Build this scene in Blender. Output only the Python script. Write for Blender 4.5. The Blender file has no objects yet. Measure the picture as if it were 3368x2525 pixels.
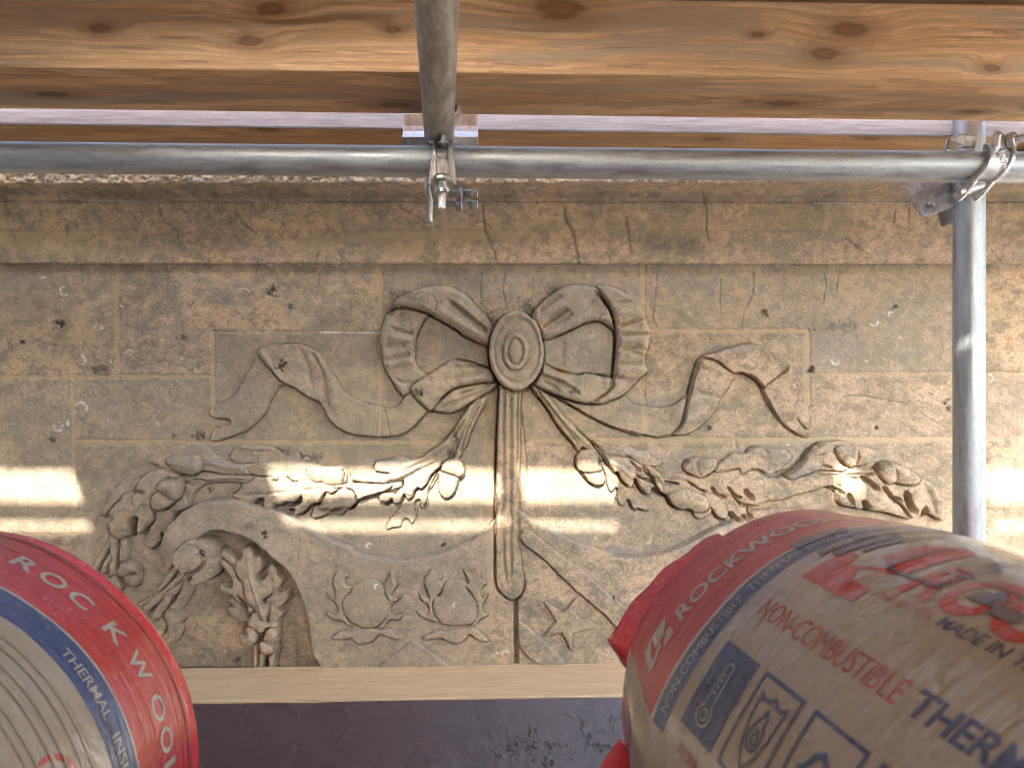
import bpy, bmesh, math, random
import numpy as np
from mathutils import Vector, Matrix
R_ = math.radians
random.seed(7)
SC = bpy.context.scene
COL = SC.collection

# ------------------------------------------------------------------ camera, sky, sun
F = 2431.6; CX, CY = 1684.0, 1262.5          # the camera's focal length and centre, in photo pixels
cam = bpy.data.cameras.new('camera'); cam.lens = 26.0; cam.sensor_width = 36.0
cam.clip_start = 0.02; cam.clip_end = 2000
cam.dof.use_dof = True; cam.dof.focus_distance = 1.62; cam.dof.aperture_fstop = 8.5
camo = bpy.data.objects.new('camera', cam); COL.objects.link(camo)
camo.rotation_euler = (R_(90), 0, 0); SC.camera = camo

SUN_EL, SUN_AZ = 40.0, 7.0                    # sun behind the camera, a little to the left
sdir = Vector((math.sin(R_(SUN_AZ)) * math.cos(R_(SUN_EL)), math.cos(R_(SUN_AZ)) * math.cos(R_(SUN_EL)), -math.sin(R_(SUN_EL))))
w = bpy.data.worlds.new('World'); SC.world = w; w.use_nodes = True
nt = w.node_tree; bg = nt.nodes['Background']
sky = nt.nodes.new('ShaderNodeTexSky'); sky.sky_type = 'NISHITA'; sky.sun_disc = False
sky.sun_elevation = R_(SUN_EL)
sky.sun_rotation = math.atan2(-sdir.x, -sdir.y)
sky.dust_density = 3.0; sky.ozone_density = 0.6; sky.air_density = 1.0
nt.links.new(sky.outputs[0], bg.inputs[0]); bg.inputs[1].default_value = 0.14
sl = bpy.data.lights.new('sun', 'SUN'); sl.energy = 2.0; sl.angle = R_(1.1); sl.color = (1.0, 0.93, 0.82)
so = bpy.data.objects.new('sun', sl); COL.objects.link(so); so.location = (-1, -8, 8)
so.rotation_euler = sdir.to_track_quat('-Z', 'Y').to_euler()
SC.view_settings.view_transform = 'Standard'; SC.view_settings.look = 'None'
SC.view_settings.gamma = 1.0; SC.view_settings.use_curve_mapping = False
SC.view_settings.exposure = 3.1
SC.cycles.use_denoising = True; SC.cycles.max_bounces = 8; SC.cycles.diffuse_bounces = 5; SC.cycles.glossy_bounces = 3
SC.cycles.use_adaptive_sampling = True; SC.cycles.adaptive_threshold = 0.02; SC.cycles.filter_width = 1.05
SC.cycles.denoising_prefilter = 'FAST'
SC.cycles.sample_clamp_indirect = 6.0

# ------------------------------------------------------------------ helpers
def tag(o, label=None, cat=None, group=None, kind=None):
    if label: o['label'] = label
    if cat: o['category'] = cat
    if group: o['group'] = group
    if kind: o['kind'] = kind
    return o

def empty(name, loc, label, cat, group=None):
    o = bpy.data.objects.new(name, None); COL.objects.link(o); o.location = loc; o.empty_display_size = 0.05
    return tag(o, label, cat, group)

def link(name, me, mat=None, parent=None, smooth=False):
    o = bpy.data.objects.new(name, me); COL.objects.link(o)
    if mat: me.materials.append(mat)
    if parent:
        o.parent = parent
        o.matrix_parent_inverse = Matrix.Translation(-parent.location)     # (parts themselves sit at the origin, so theirs is the identity)
    if smooth:
        me.polygons.foreach_set('use_smooth', [True] * len(me.polygons))
    return o

def mesh_np(name, V, Fq):
    me = bpy.data.meshes.new(name)
    V = np.asarray(V, np.float32); Fq = np.asarray(Fq, np.int32)
    n, k = Fq.shape
    me.vertices.add(len(V)); me.vertices.foreach_set('co', V.ravel())
    me.loops.add(n * k); me.loops.foreach_set('vertex_index', Fq.ravel())
    me.polygons.add(n); me.polygons.foreach_set('loop_start', np.arange(0, n * k, k, dtype=np.int32))
    try: me.polygons.foreach_set('loop_total', np.full(n, k, dtype=np.int32))
    except Exception: pass
    me.update(calc_edges=True)
    return me

def bm_obj(name, bm, mat, parent=None, smooth=False):
    me = bpy.data.meshes.new(name); bm.normal_update(); bm.to_mesh(me); bm.free()
    return link(name, me, mat, parent, smooth)

def add_box(bm, x0, x1, y0, y1, z0, z1, M=None, bevel=0.0):
    r = bmesh.ops.create_cube(bm, size=1.0)
    vs = r['verts']
    for v in vs:
        v.co = Vector(((x0 + x1) / 2 + v.co.x * (x1 - x0), (y0 + y1) / 2 + v.co.y * (y1 - y0), (z0 + z1) / 2 + v.co.z * (z1 - z0)))
    if bevel:
        es = list({e for v in vs for e in v.link_edges})
        rb = bmesh.ops.bevel(bm, geom=es, offset=bevel, segments=2, profile=0.5, affect='EDGES')
        vs = list({v for f in rb['faces'] for v in f.verts} | {v for v in vs if v.is_valid})
    if M is not None:
        bmesh.ops.transform(bm, matrix=M, verts=vs)
    return vs

def axis_M(p, d, up=(0, 0, 1)):
    """matrix whose local Z is d, at p"""
    d = Vector(d).normalized(); up = Vector(up)
    if abs(d.dot(up)) > .99: up = Vector((0, 1, 0))
    x = up.cross(d).normalized(); y = d.cross(x)
    M = Matrix((x, y, d)).transposed().to_4x4(); M.translation = Vector(p)
    return M

def lathe(bm, prof, M, seg=32, a0=0.0, a1=2 * math.pi, close=True):
    """prof: closed or open list of (r, z); revolved about local Z"""
    full = abs(a1 - a0 - 2 * math.pi) < 1e-6
    n = seg if full else seg + 1
    rings = []
    for i in range(n):
        a = a0 + (a1 - a0) * i / seg
        rings.append([bm.verts.new(M @ Vector((r * math.cos(a), r * math.sin(a), z))) for r, z in prof])
    m = len(prof)
    for i in range(seg):
        A = rings[i]; B = rings[(i + 1) % n]
        for j in range(m if close else m - 1):
            k = (j + 1) % m
            try: bm.faces.new((A[j], B[j], B[k], A[k]))
            except ValueError: pass
    if not full and close:
        bm.faces.new(rings[0]); bm.faces.new(list(reversed(rings[-1])))

def catmull(P, sub=5, closed=True):
    P = np.asarray(P, float); n = len(P); out = []
    for i in range(n if closed else n - 1):
        if closed: p0, p1, p2, p3 = P[(i - 1) % n], P[i], P[(i + 1) % n], P[(i + 2) % n]
        else: p0, p1, p2, p3 = P[max(i - 1, 0)], P[i], P[i + 1], P[min(i + 2, n - 1)]
        for t in np.arange(sub) / sub:
            out.append(.5 * (2 * p1 + (p2 - p0) * t + (2 * p0 - 5 * p1 + 4 * p2 - p3) * t * t + (3 * p1 - p0 - 3 * p2 + p3) * t ** 3))
    if not closed: out.append(P[-1])
    return np.array(out)

def fbm(shape, beta, seed, lo=0.0):
    rng = np.random.default_rng(seed)
    f = np.fft.rfft2(rng.standard_normal(shape))
    ky = np.fft.fftfreq(shape[0])[:, None]; kx = np.fft.rfftfreq(shape[1])[None]
    k = np.sqrt(kx * kx + ky * ky); k[0, 0] = 1
    s = k ** (-beta); s[k < lo] = 0; s[0, 0] = 0
    r = np.fft.irfft2(f * s, shape)
    return r / r.std()

def sstep(a, b, x):
    t = np.clip((x - a) / (b - a), 0, 1); return t * t * (3 - 2 * t)

# ------------------------------------------------------------------ materials
def mat(name):
    m = bpy.data.materials.new(name); m.use_nodes = True
    nt = m.node_tree
    return m, nt, nt.nodes['Principled BSDF']

class NT:
    def __init__(s, nt): s.nt = nt
    def n(s, t, **kw):
        nd = s.nt.nodes.new('ShaderNode' + t)
        for k, v in kw.items(): setattr(nd, k, v)
        return nd
    def set(s, sock, v):
        if hasattr(v, 'is_output') or isinstance(v, bpy.types.NodeSocket): s.nt.links.new(v, sock)
        else: sock.default_value = v
    def noise(s, vec, scale, detail=4, rough=.55, dist=0.0):
        nd = s.n('TexNoise'); s.nt.links.new(vec, nd.inputs['Vector'])
        nd.inputs['Scale'].default_value = scale; nd.inputs['Detail'].default_value = detail
        nd.inputs['Roughness'].default_value = rough; nd.inputs['Distortion'].default_value = dist
        return nd.outputs['Fac']
    def ramp(s, fac, a, b, c0=0.0, c1=1.0):
        nd = s.n('MapRange'); nd.clamp = True; nd.interpolation_type = 'SMOOTHSTEP'
        s.nt.links.new(fac, nd.inputs['Value'])
        nd.inputs['From Min'].default_value = a; nd.inputs['From Max'].default_value = b
        nd.inputs['To Min'].default_value = c0; nd.inputs['To Max'].default_value = c1
        return nd.outputs['Result']
    def mix(s, fac, a, b, mode='MIX'):
        nd = s.n('Mix', data_type='RGBA', blend_type=mode)
        s.set(nd.inputs[0], fac)
        for sock, v in ((nd.inputs[6], a), (nd.inputs[7], b)):
            if isinstance(v, (tuple, list)): sock.default_value = (*v, 1) if len(v) == 3 else v
            else: s.nt.links.new(v, sock)
        return nd.outputs[2]
    def math(s, op, a, b=0.0):
        nd = s.n('Math', operation=op); s.set(nd.inputs[0], a); s.set(nd.inputs[1], b)
        return nd.outputs[0]
    def scale(s, vec, sc):
        nd = s.n('VectorMath', operation='MULTIPLY'); s.nt.links.new(vec, nd.inputs[0]); nd.inputs[1].default_value = sc
        return nd.outputs[0]
    def bump(s, h, strength, dist, nrm=None):
        nd = s.n('Bump'); s.nt.links.new(h, nd.inputs['Height'])
        nd.inputs['Strength'].default_value = strength; nd.inputs['Distance'].default_value = dist
        if nrm is not None: s.nt.links.new(nrm, nd.inputs['Normal'])
        return nd.outputs[0]

def stone_material():
    m, nt, b = mat('carved_limestone'); N = NT(nt)
    pos = N.n('NewGeometry').outputs['Position']
    n1 = N.noise(pos, 5.5, 9, .66, .4)
    n2 = N.noise(N.scale(pos, (1, 1, 1.35)), 17, 8, .7)
    n3 = N.noise(pos, 190, 5, .75)
    n4 = N.noise(pos, 60, 6, .7)
    n5 = N.noise(N.scale(pos, (1, 1, .55)), 2.3, 5, .6)
    n6 = N.noise(N.scale(pos, (1, 1, 1.2)), 42, 5, .6, .6)
    base = N.mix(N.ramp(n1, .40, .60), (.430, .345, .235), (.625, .475, .315))
    base = N.mix(N.ramp(n2, .50, .64, 0, .78), base, (.295, .248, .175))
    base = N.mix(N.ramp(n2, .34, .47, .65, 0), base, (.640, .495, .365))
    base = N.mix(N.ramp(n6, .51, .64, 0, .58), base, (.250, .225, .170))
    base = N.mix(N.ramp(n6, .34, .46, .50, 0), base, (.68, .55, .405))
    base = N.mix(N.ramp(n4, .56, .70, 0, .42), base, (.190, .168, .128))
    base = N.mix(N.ramp(n5, .50, .68, 0, .42), base, (.330, .280, .205))
    grain = N.n('Mix', data_type='RGBA', blend_type='MULTIPLY'); grain.inputs[0].default_value = 1.0
    nt.links.new(base, grain.inputs[6])
    gv = N.ramp(n3, .33, .67, .74, 1.20)
    comb = N.n('CombineColor'); [nt.links.new(gv, comb.inputs[i]) for i in range(3)]
    nt.links.new(comb.outputs[0], grain.inputs[7]); base = grain.outputs[2]
    A1 = N.n('Attribute', attribute_name='lay1'); A2 = N.n('Attribute', attribute_name='lay2')
    s1 = N.n('SeparateColor'); nt.links.new(A1.outputs['Color'], s1.inputs[0])
    s2 = N.n('SeparateColor'); nt.links.new(A2.outputs['Color'], s2.inputs[0])
    base = N.mix(N.math('MULTIPLY', s2.outputs[2], .42), base, (.355, .315, .245))     # some blocks are greyer than others
    fine = N.math('MULTIPLY', N.ramp(n3, .30, .6, .45, 1.0), N.ramp(n6, .36, .56, .35, 1.0))
    base = N.mix(N.math('MULTIPLY', s2.outputs[0], .8), base, N.mix(n4, (.40, .325, .20), (.56, .455, .285)))     # lime wash / pale repair
    base = N.mix(N.math('MULTIPLY', s1.outputs[1], fine), base, N.mix(n3, (.22, .205, .185), (.47, .44, .40)))      # grey dust
    base = N.mix(N.math('MULTIPLY', s1.outputs[0], N.ramp(n2, .35, .65, 1.0, .70)), base, N.mix(n4, (.48, .375, .225), (.62, .50, .33)))                               # ochre mortar
    base = N.mix(N.math('MULTIPLY', s2.outputs[1], fine), base, (.52, .24, .04))                                   # orange lichen
    sp = N.math('MULTIPLY', N.ramp(n4, .67, .72), N.ramp(N.noise(pos, 3.1, 3, .5), .48, .60))
    base = N.mix(N.math('MULTIPLY', sp, .75), base, (.055, .048, .042))                                            # black lichen specks
    base = N.mix(N.math('MULTIPLY', s1.outputs[2], N.ramp(n3, .2, .55, .5, 1)), base, (.05, .044, .038))           # black stains and dark bands
    base = N.mix(A1.outputs['Alpha'], base, (.80, .78, .74))                                                        # white drips
    nt.links.new(base, b.inputs['Base Color'])
    b.inputs['Roughness'].default_value = .92; b.inputs['Specular IOR Level'].default_value = .2
    hb = N.math('ADD', N.math('MULTIPLY', n3, .6), N.math('MULTIPLY', N.noise(pos, 420, 3, .7), .5))
    nb = N.bump(hb, .9, .0016)
    nt.links.new(N.bump(n4, .5, .003, nb), b.inputs['Normal'])
    return m
STONE = stone_material()

def wood_material(name, light, dark, grain, rough=.62, streak=1.0, grey=None, knots=()):
    m, nt, b = mat(name); N = NT(nt)
    tc = N.n('TexCoord').outputs['Object']
    kd = None
    if knots:       # distance to the nearest knot, knots being longer along the grain
        for kx, ky, kz, r in knots:
            q = 1.0 / r
            sub = N.n('VectorMath', operation='SUBTRACT'); nt.links.new(tc, sub.inputs[0]); sub.inputs[1].default_value = (kx, ky, kz)
            ln = N.n('VectorMath', operation='LENGTH'); nt.links.new(N.scale(sub.outputs[0], (q * .42, q, q)), ln.inputs[0])
            kd = ln.outputs['Value'] if kd is None else N.math('MINIMUM', kd, ln.outputs['Value'])
        kd = N.math('ADD', kd, N.math('MULTIPLY', N.math('SUBTRACT', N.noise(N.scale(tc, (1, 2, 2)), 60, 4, .7), .5), .9))
        cmb = N.n('CombineXYZ'); nt.links.new(N.ramp(kd, .6, 4.0, .013, 0), cmb.inputs[2])
        add = N.n('VectorMath', operation='ADD'); nt.links.new(tc, add.inputs[0]); nt.links.new(cmb.outputs[0], add.inputs[1])
        tc = add.outputs[0]
    v = N.scale(tc, (.55, 7, 9))
    wob = N.noise(N.scale(tc, (1.2, 4, 4)), 1.6, 3)
    g = N.noise(v, 7, 7, .62, .5)
    g2 = N.noise(N.scale(tc, (1.6, 34, 34)), 9, 5, .75)
    g3 = N.noise(N.scale(tc, (22, 60, 60)), 9, 3, .7)
    wv = N.n('TexWave', wave_type='BANDS', bands_direction='Z', wave_profile='SAW')
    nt.links.new(N.scale(tc, (.12, .7, 1)), wv.inputs['Vector']); wv.inputs['Scale'].default_value = 26
    wv.inputs['Distortion'].default_value = 5; wv.inputs['Detail'].default_value = 3; wv.inputs['Detail Scale'].default_value = 1.1
    col = N.mix(N.ramp(g, .34, .66), light, dark)
    col = N.mix(N.math('MULTIPLY', wv.outputs['Fac'], .38 * streak), col, grain)
    col = N.mix(N.ramp(N.noise(N.scale(tc, (1, 9, 12)), 5.0, 4, .6, .8), .60, .72, 0, .75 * streak), col, grain)
    col = N.mix(N.ramp(g2, .50, .62, 0, .60), col, tuple(c * .78 for c in dark))
    col = N.mix(N.ramp(g2, .36, .47, .50, 0), col, tuple(min(1, c * 1.22) for c in light))
    col = N.mix(N.ramp(g3, .58, .70, 0, .35), col, grain)
    if grey: col = N.mix(N.ramp(N.noise(N.scale(tc, (.45, 5, 5)), 4, 6, .6, .5), .47, .60, 0, .8), col, grey)
    col = N.mix(N.ramp(N.noise(N.scale(tc, (.5, 14, 14)), 6, 5, .65, .6), .58, .68, 0, .65 * streak), col, grain)
    col = N.mix(N.ramp(N.noise(N.scale(tc, (6, 30, 30)), 9, 4, .7), .60, .75, 0, .35), col, tuple(min(1, c * 1.35) for c in light))
    h = g2
    if kd is not None:
        col = N.mix(N.ramp(kd, 1.0, 2.4, .45, 0), col, grain)
        col = N.mix(N.ramp(kd, .55, 1.05, .70, 0), col, tuple(c * .55 for c in grain))
        col = N.mix(N.ramp(kd, .2, .6, .5, 0), col, tuple(c * 1.3 for c in grain))
    nt.links.new(col, b.inputs['Base Color'])
    b.inputs['Roughness'].default_value = rough; b.inputs['Specular IOR Level'].default_value = .3
    nt.links.new(N.bump(N.math('ADD', N.math('MULTIPLY', g2, .7), N.math('MULTIPLY', wv.outputs['Fac'], .3)), .6, .0018), b.inputs['Normal'])
    return m
def beam_knot(sx, sy, r, front=True, Yf=1.027, Yc=1.1075, Zb=.4305):
    if front: Y = Yf; X = (sx - CX) / F * Y; Z = (CY - sy) / F * Y - Zb + .0128 * X
    else: Y = Zb * F / (CY - sy); X = (sx - CX) / F * Y; Z = 0.0
    return (X, Y - Yc, Z, r)
KN = [beam_knot(890, 30, .011), beam_knot(820, 138, .009), beam_knot(2790, 100, .014), beam_knot(2712, 178, .010), beam_knot(1840, 30, .018), beam_knot(2490, 115, .005), beam_knot(1290, 100, .006), beam_knot(3260, 225, .006), beam_knot(330, 95, .008),
      beam_knot(170, 330, .013, False), beam_knot(1300, 352, .013, False), beam_knot(2570, 330, .013, False), beam_knot(3200, 350, .008, False)]
WOOD_A = wood_material('pine_honey', (.74, .50, .275), (.62, .375, .185), (.25, .115, .046), .62, 1.0, (.42, .30, .195), KN)
WOOD = wood_material('pine_orange', (.60, .38, .195), (.50, .29, .135), (.24, .11, .044), .62, 1.0, (.38, .27, .175), [(-.42, -.07, 0, .010), (.35, -.05, 0, .008), (-.1, .02, 0, .01), (.62, -.06, 0, .007)])
WOOD_SKYLIT = wood_material('pine_skylit', (.55, .57, .62), (.42, .435, .475), (.30, .29, .31), .8, .6)  # bleached wood with cool sky light mixed into its colour
PLATE = wood_material('pale_sawn_timber', (.78, .60, .37), (.70, .515, .30), (.55, .38, .20), .7, .35)

def steel_material(name, base, rough, mott=.5, metal=.85):
    m, nt, b = mat(name); N = NT(nt)
    tc = N.n('TexCoord').outputs['Object']
    a = N.noise(N.scale(tc, (1, 1, .22)), 75, 7, .75); c = N.noise(N.scale(tc, (1, 1, .6)), 260, 4, .7); d = N.noise(N.scale(tc, (1, 1, .5)), 9, 6, .65)
    col = N.mix(N.ramp(a, .35, .65), tuple(x * (1 - .45 * mott) for x in base), tuple(min(1, x * (1 + .25 * mott)) for x in base))
    col = N.mix(N.ramp(c, .57, .68, 0, .65), col, tuple(x * .45 for x in base))
    col = N.mix(N.ramp(d, .56, .75, 0, .45), col, (base[0] * .8, base[1] * .7, base[2] * .58))
    nt.links.new(col, b.inputs['Base Color']); b.inputs['Metallic'].default_value = metal
    nt.links.new(N.ramp(a, .35, .65, rough - .14, rough + .16), b.inputs['Roughness'])
    nt.links.new(N.bump(c, .25, .0006), b.inputs['Normal'])
    return m
GALV = steel_material('galvanised_tube', (.44, .47, .48), .50, .45, .75)
GALV_D = steel_material('dull_galvanised_tube', (.42, .40, .36), .55, .9, .6)
ZINC = steel_material('bright_zinc_fitting', (.64, .65, .64), .42, .5, .9)
ZINC_D = steel_material('worn_zinc_fitting', (.46, .45, .43), .38, .6, .9)

def film_material(name, col, col2, rough=.24, stain=.25, wr=1.0):
    m, nt, b = mat(name); N = NT(nt)
    uv = N.n('UVMap', uv_map='roll').outputs[0]
    st = N.noise(N.scale(uv, (420, 9, 1)), 1.0, 4, .6)       # drawn-out stretch marks that run round the roll
    st2 = N.noise(N.scale(uv, (90, 3, 1)), 1.0, 4, .6)
    st3 = N.noise(N.scale(uv, (150, 2.5, 1)), 1.0, 5, .65)
    bl = N.noise(N.scale(uv, (16, 16, 1)), 1.0, 6, .65)
    sc = N.noise(N.scale(uv, (900, 60, 1)), 1.0, 3, .7)
    sp = N.noise(N.scale(uv, (1400, 1400, 1)), 1.0, 2, .7)
    c = N.mix(N.ramp(st, .42, .68, 0, .75 * wr), col, col2)
    c = N.mix(N.ramp(st3, .50, .66, 0, .50 * wr), c, tuple(x * .62 for x in col))
    c = N.mix(N.ramp(bl, .42, .68, 0, stain), c, tuple(x * .68 for x in col))
    c = N.mix(N.math('MULTIPLY', N.ramp(sc, .56, .70, 0, .40), N.ramp(bl, .35, .6)), c, (.60, .54, .47))
    c = N.mix(N.ramp(sp, .66, .74, 0, .45), c, (.66, .60, .54))
    nt.links.new(c, b.inputs['Base Color'])
    nt.links.new(N.ramp(bl, .3, .7, rough - .08, rough + .12), b.inputs['Roughness'])
    b.inputs['Specular IOR Level'].default_value = .6
    b.inputs['Coat Weight'].default_value = .9; b.inputs['Coat Roughness'].default_value = .10; b.inputs['Coat IOR'].default_value = 1.5
    nb = N.bump(st, .22 * wr, .0012)
    nb = N.bump(st3, .60 * wr, .0035, nb)
    nb = N.bump(st2, .15 + .3 * wr, .006, nb)
    nb = N.bump(N.noise(N.scale(uv, (26, 15, 1)), 1.0, 3, .55, .8), .30, .008, nb)
    nt.links.new(nb, b.inputs['Normal']); nt.links.new(nb, b.inputs['Coat Normal'])
    return m
F_TAN = film_material('tan_film', (.335, .26, .17), (.40, .32, .225), .20, .35, .25)
F_RED = film_material('red_printed_film', (.47, .015, .017), (.53, .065, .05), .18, .3, 1.0)
F_BLUE = film_material('blue_printed_film', (.020, .045, .13), (.065, .095, .18), .18, .3, .8)
F_INKB = film_material('blue_ink', (.020, .036, .095), (.040, .060, .13), .26, .3, .35)
F_INKR = film_material('red_ink', (.40, .032, .028), (.48, .085, .065), .26, .3, .35)
F_PALE = film_material('bare_film_lettering', (.38, .325, .25), (.45, .39, .31), .26, .4, .6)
F_BRIGHT = film_material('bright_red_film', (.62, .012, .020), (.66, .04, .045), .22, .2, .6)
F_MUD = film_material('overprinted_dark_film', (.085, .06, .05), (.13, .08, .065), .26, .3, .6)

def membrane_material():
    m, nt, b = mat('purple_brown_membrane'); N = NT(nt)
    pos = N.n('NewGeometry').outputs['Position']
    sx = N.n('SeparateXYZ'); nt.links.new(pos, sx.inputs[0])
    n = N.noise(pos, 9, 6, .6); n2 = N.noise(pos, 230, 4, .7)
    c = N.mix(N.ramp(sx.outputs[0], -.42, .22), (.085, .044, .046), (.125, .108, .118))  # greyer towards the right: a grey reflection put into the colour
    c = N.mix(N.ramp(n, .4, .7, 0, .5), c, (.075, .055, .062))
    nt.links.new(c, b.inputs['Base Color'])
    nt.links.new(N.ramp(n, .3, .7, .20, .38), b.inputs['Roughness'])
    b.inputs['Specular IOR Level'].default_value = .6
    nt.links.new(N.bump(n2, .9, .0035), b.inputs['Normal'])
    return m
MEMB = membrane_material()

def plain(name, col, rough=.9, sc=8, var=.3):
    m, nt, b = mat(name); N = NT(nt)
    pos = N.n('NewGeometry').outputs['Position']
    n = N.noise(pos, sc, 6, .65)
    nt.links.new(N.mix(n, tuple(c * (1 - var) for c in col), tuple(c * (1 + var) for c in col)), b.inputs['Base Color'])
    b.inputs['Roughness'].default_value = rough
    return m
ROOFM = plain('dark_roof_felt', (.085, .070, .068), .75, 12)
GROUNDM = plain('pale_gravel', (.28, .25, .21), .95, 3)

# ------------------------------------------------------------------ ground and roof
bm = bmesh.new(); v = [bm.verts.new(p) for p in ((-400, -400, -9), (400, -400, -9), (400, 400, -9), (-400, 400, -9))]; bm.faces.new(v)
tag(bm_obj('ground', bm, GROUNDM), kind='structure')
fa, fb, fc = -1.0686, 0.034, 0.0376      # the roof falls away from the wall and to the left
fz = lambda x, y: fa + fb * x + fc * (y - .76) + .0
bm = bmesh.new()
top = [bm.verts.new((x, y, fz(x, y) - .004)) for x, y in ((-3, -3.4), (3, -3.4), (3, 1.74), (-3, 1.74))]
bot = [bm.verts.new((x, y, fz(x, y) - .25)) for x, y in ((-3, -3.4), (3, -3.4), (3, 1.74), (-3, 1.74))]
bm.faces.new(top); bm.faces.new(bot[::-1])
for i in range(4): bm.faces.new((top[i], bot[i], bot[(i + 1) % 4], top[(i + 1) % 4]))
tag(bm_obj('flat_roof', bm, ROOFM), kind='structure')

# ------------------------------------------------------------------ the carved wall
# One height field (mm proud of the wall face) is composed from traced outlines, then cut up so that
# every stone block and every carved piece becomes a mesh of its own.
WY = 1.70; KM = WY / F                      # metres on the wall for one photo pixel
GS = 2.2
SX0, SX1, SY0, SY1 = -80.0, 3450.0, 868.0, 2206.0
gx = np.arange(SX0, SX1 + .1, GS); gy = np.arange(SY0, SY1 + .1, GS)
NX, NY = len(gx), len(gy)
PX, PY = np.meshgrid(gx, gy)
SHP = (NY, NX)
nz_big = fbm(SHP, 1.9, 1); nz_mid = fbm(SHP, 1.25, 2, .004); nz_fine = fbm(SHP, .8, 3, .03)
nz_a = fbm(SHP, 1.1, 4, .01)
H = nz_mid * .35 + nz_fine * .22
ID = np.zeros(SHP, np.int32)
LAY1 = np.zeros(SHP + (4,), np.float32); LAY2 = np.zeros(SHP + (4,), np.float32)
FR = {'A1': (320, 1420, 4.422), 'A2': (760, 1420, 4.422), 'A3': (1160, 1320, 4.422), 'A4': (1820, 1320, 4.422), 'A5': (2260, 1400, 4.422),
      'A6': (2680, 1400, 4.422), 'A7': (320, 1720, 3.49), 'A8': (660, 1720, 3.49), 'B1': (1040, 1780, 3.456), 'B2': (1560, 1650, 3.015),
      'B3': (1240, 900, 3.316), 'B4': (1700, 900, 3.316), 'Z3': (600, 850, 2.011), 'Z4': (1500, 850, 1.8433), 'Z6': (1000, 1350, 1.8433),
      'ZL': (0, 600, 1.7015), 'ZR': (2400, 600, 1.5072), 'S': (0, 0, 1)}
def T(fr, P):
    x, y, k = FR[fr]; return [(x + a / k, y + b / k) for a, b in P]
names = {}     # id -> (name, parent key, label)
def new_id(name, parent=None, label=None):
    i = len(names) + 1; names[i] = (name, parent, label); return i

def window(P, pad):
    P = np.asarray(P)
    i0 = max(int((P[:, 1].min() - pad - SY0) / GS), 0); i1 = min(int((P[:, 1].max() + pad - SY0) / GS) + 2, NY)
    j0 = max(int((P[:, 0].min() - pad - SX0) / GS), 0); j1 = min(int((P[:, 0].max() + pad - SX0) / GS) + 2, NX)
    return (slice(i0, max(i1, i0 + 1)), slice(j0, max(j1, j0 + 1)))
def seg_d2(X, Y, a, b):
    dx, dy = b[0] - a[0], b[1] - a[1]; L = dx * dx + dy * dy + 1e-9
    t = np.clip(((X - a[0]) * dx + (Y - a[1]) * dy) / L, 0, 1)
    return (X - a[0] - t * dx) ** 2 + (Y - a[1] - t * dy) ** 2, t
def sdf(P, wn):
    X = PX[wn]; Y = PY[wn]; D = np.full(X.shape, 1e12); ins = np.zeros(X.shape, bool)
    n = len(P)
    for i in range(n):
        a, b = P[i], P[(i + 1) % n]
        d, _ = seg_d2(X, Y, a, b); np.minimum(D, d, out=D)
        if a[1] != b[1]:
            c = ((a[1] > Y) != (b[1] > Y)) & (X < (b[0] - a[0]) * (Y - a[1]) / (b[1] - a[1]) + a[0]); ins ^= c
    D = np.sqrt(D); return np.where(ins, D, -D)
def pline(P, wn, taper=True):
    """distance to an open polyline, and a 0..1..0 taper along it"""
    X = PX[wn]; Y = PY[wn]; D = np.full(X.shape, 1e12); U = np.zeros(X.shape)
    P = np.asarray(P); L = np.concatenate([[0], np.cumsum(np.hypot(*np.diff(P, axis=0).T))])
    for i in range(len(P) - 1):
        d, t = seg_d2(X, Y, P[i], P[i + 1]); m = d < D
        D = np.where(m, d, D); U = np.where(m, (L[i] + t * (L[i + 1] - L[i])) / L[-1], U)
    return np.sqrt(D), U
CRISP = {'oak_leaf', 'ribbon_tail', 'strap', 'star', 'bend', 'oak_garland', 'flower_sepal', 'flower_base', 'shield', 'chevron', 'volute', 'volute_eye'}
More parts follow.
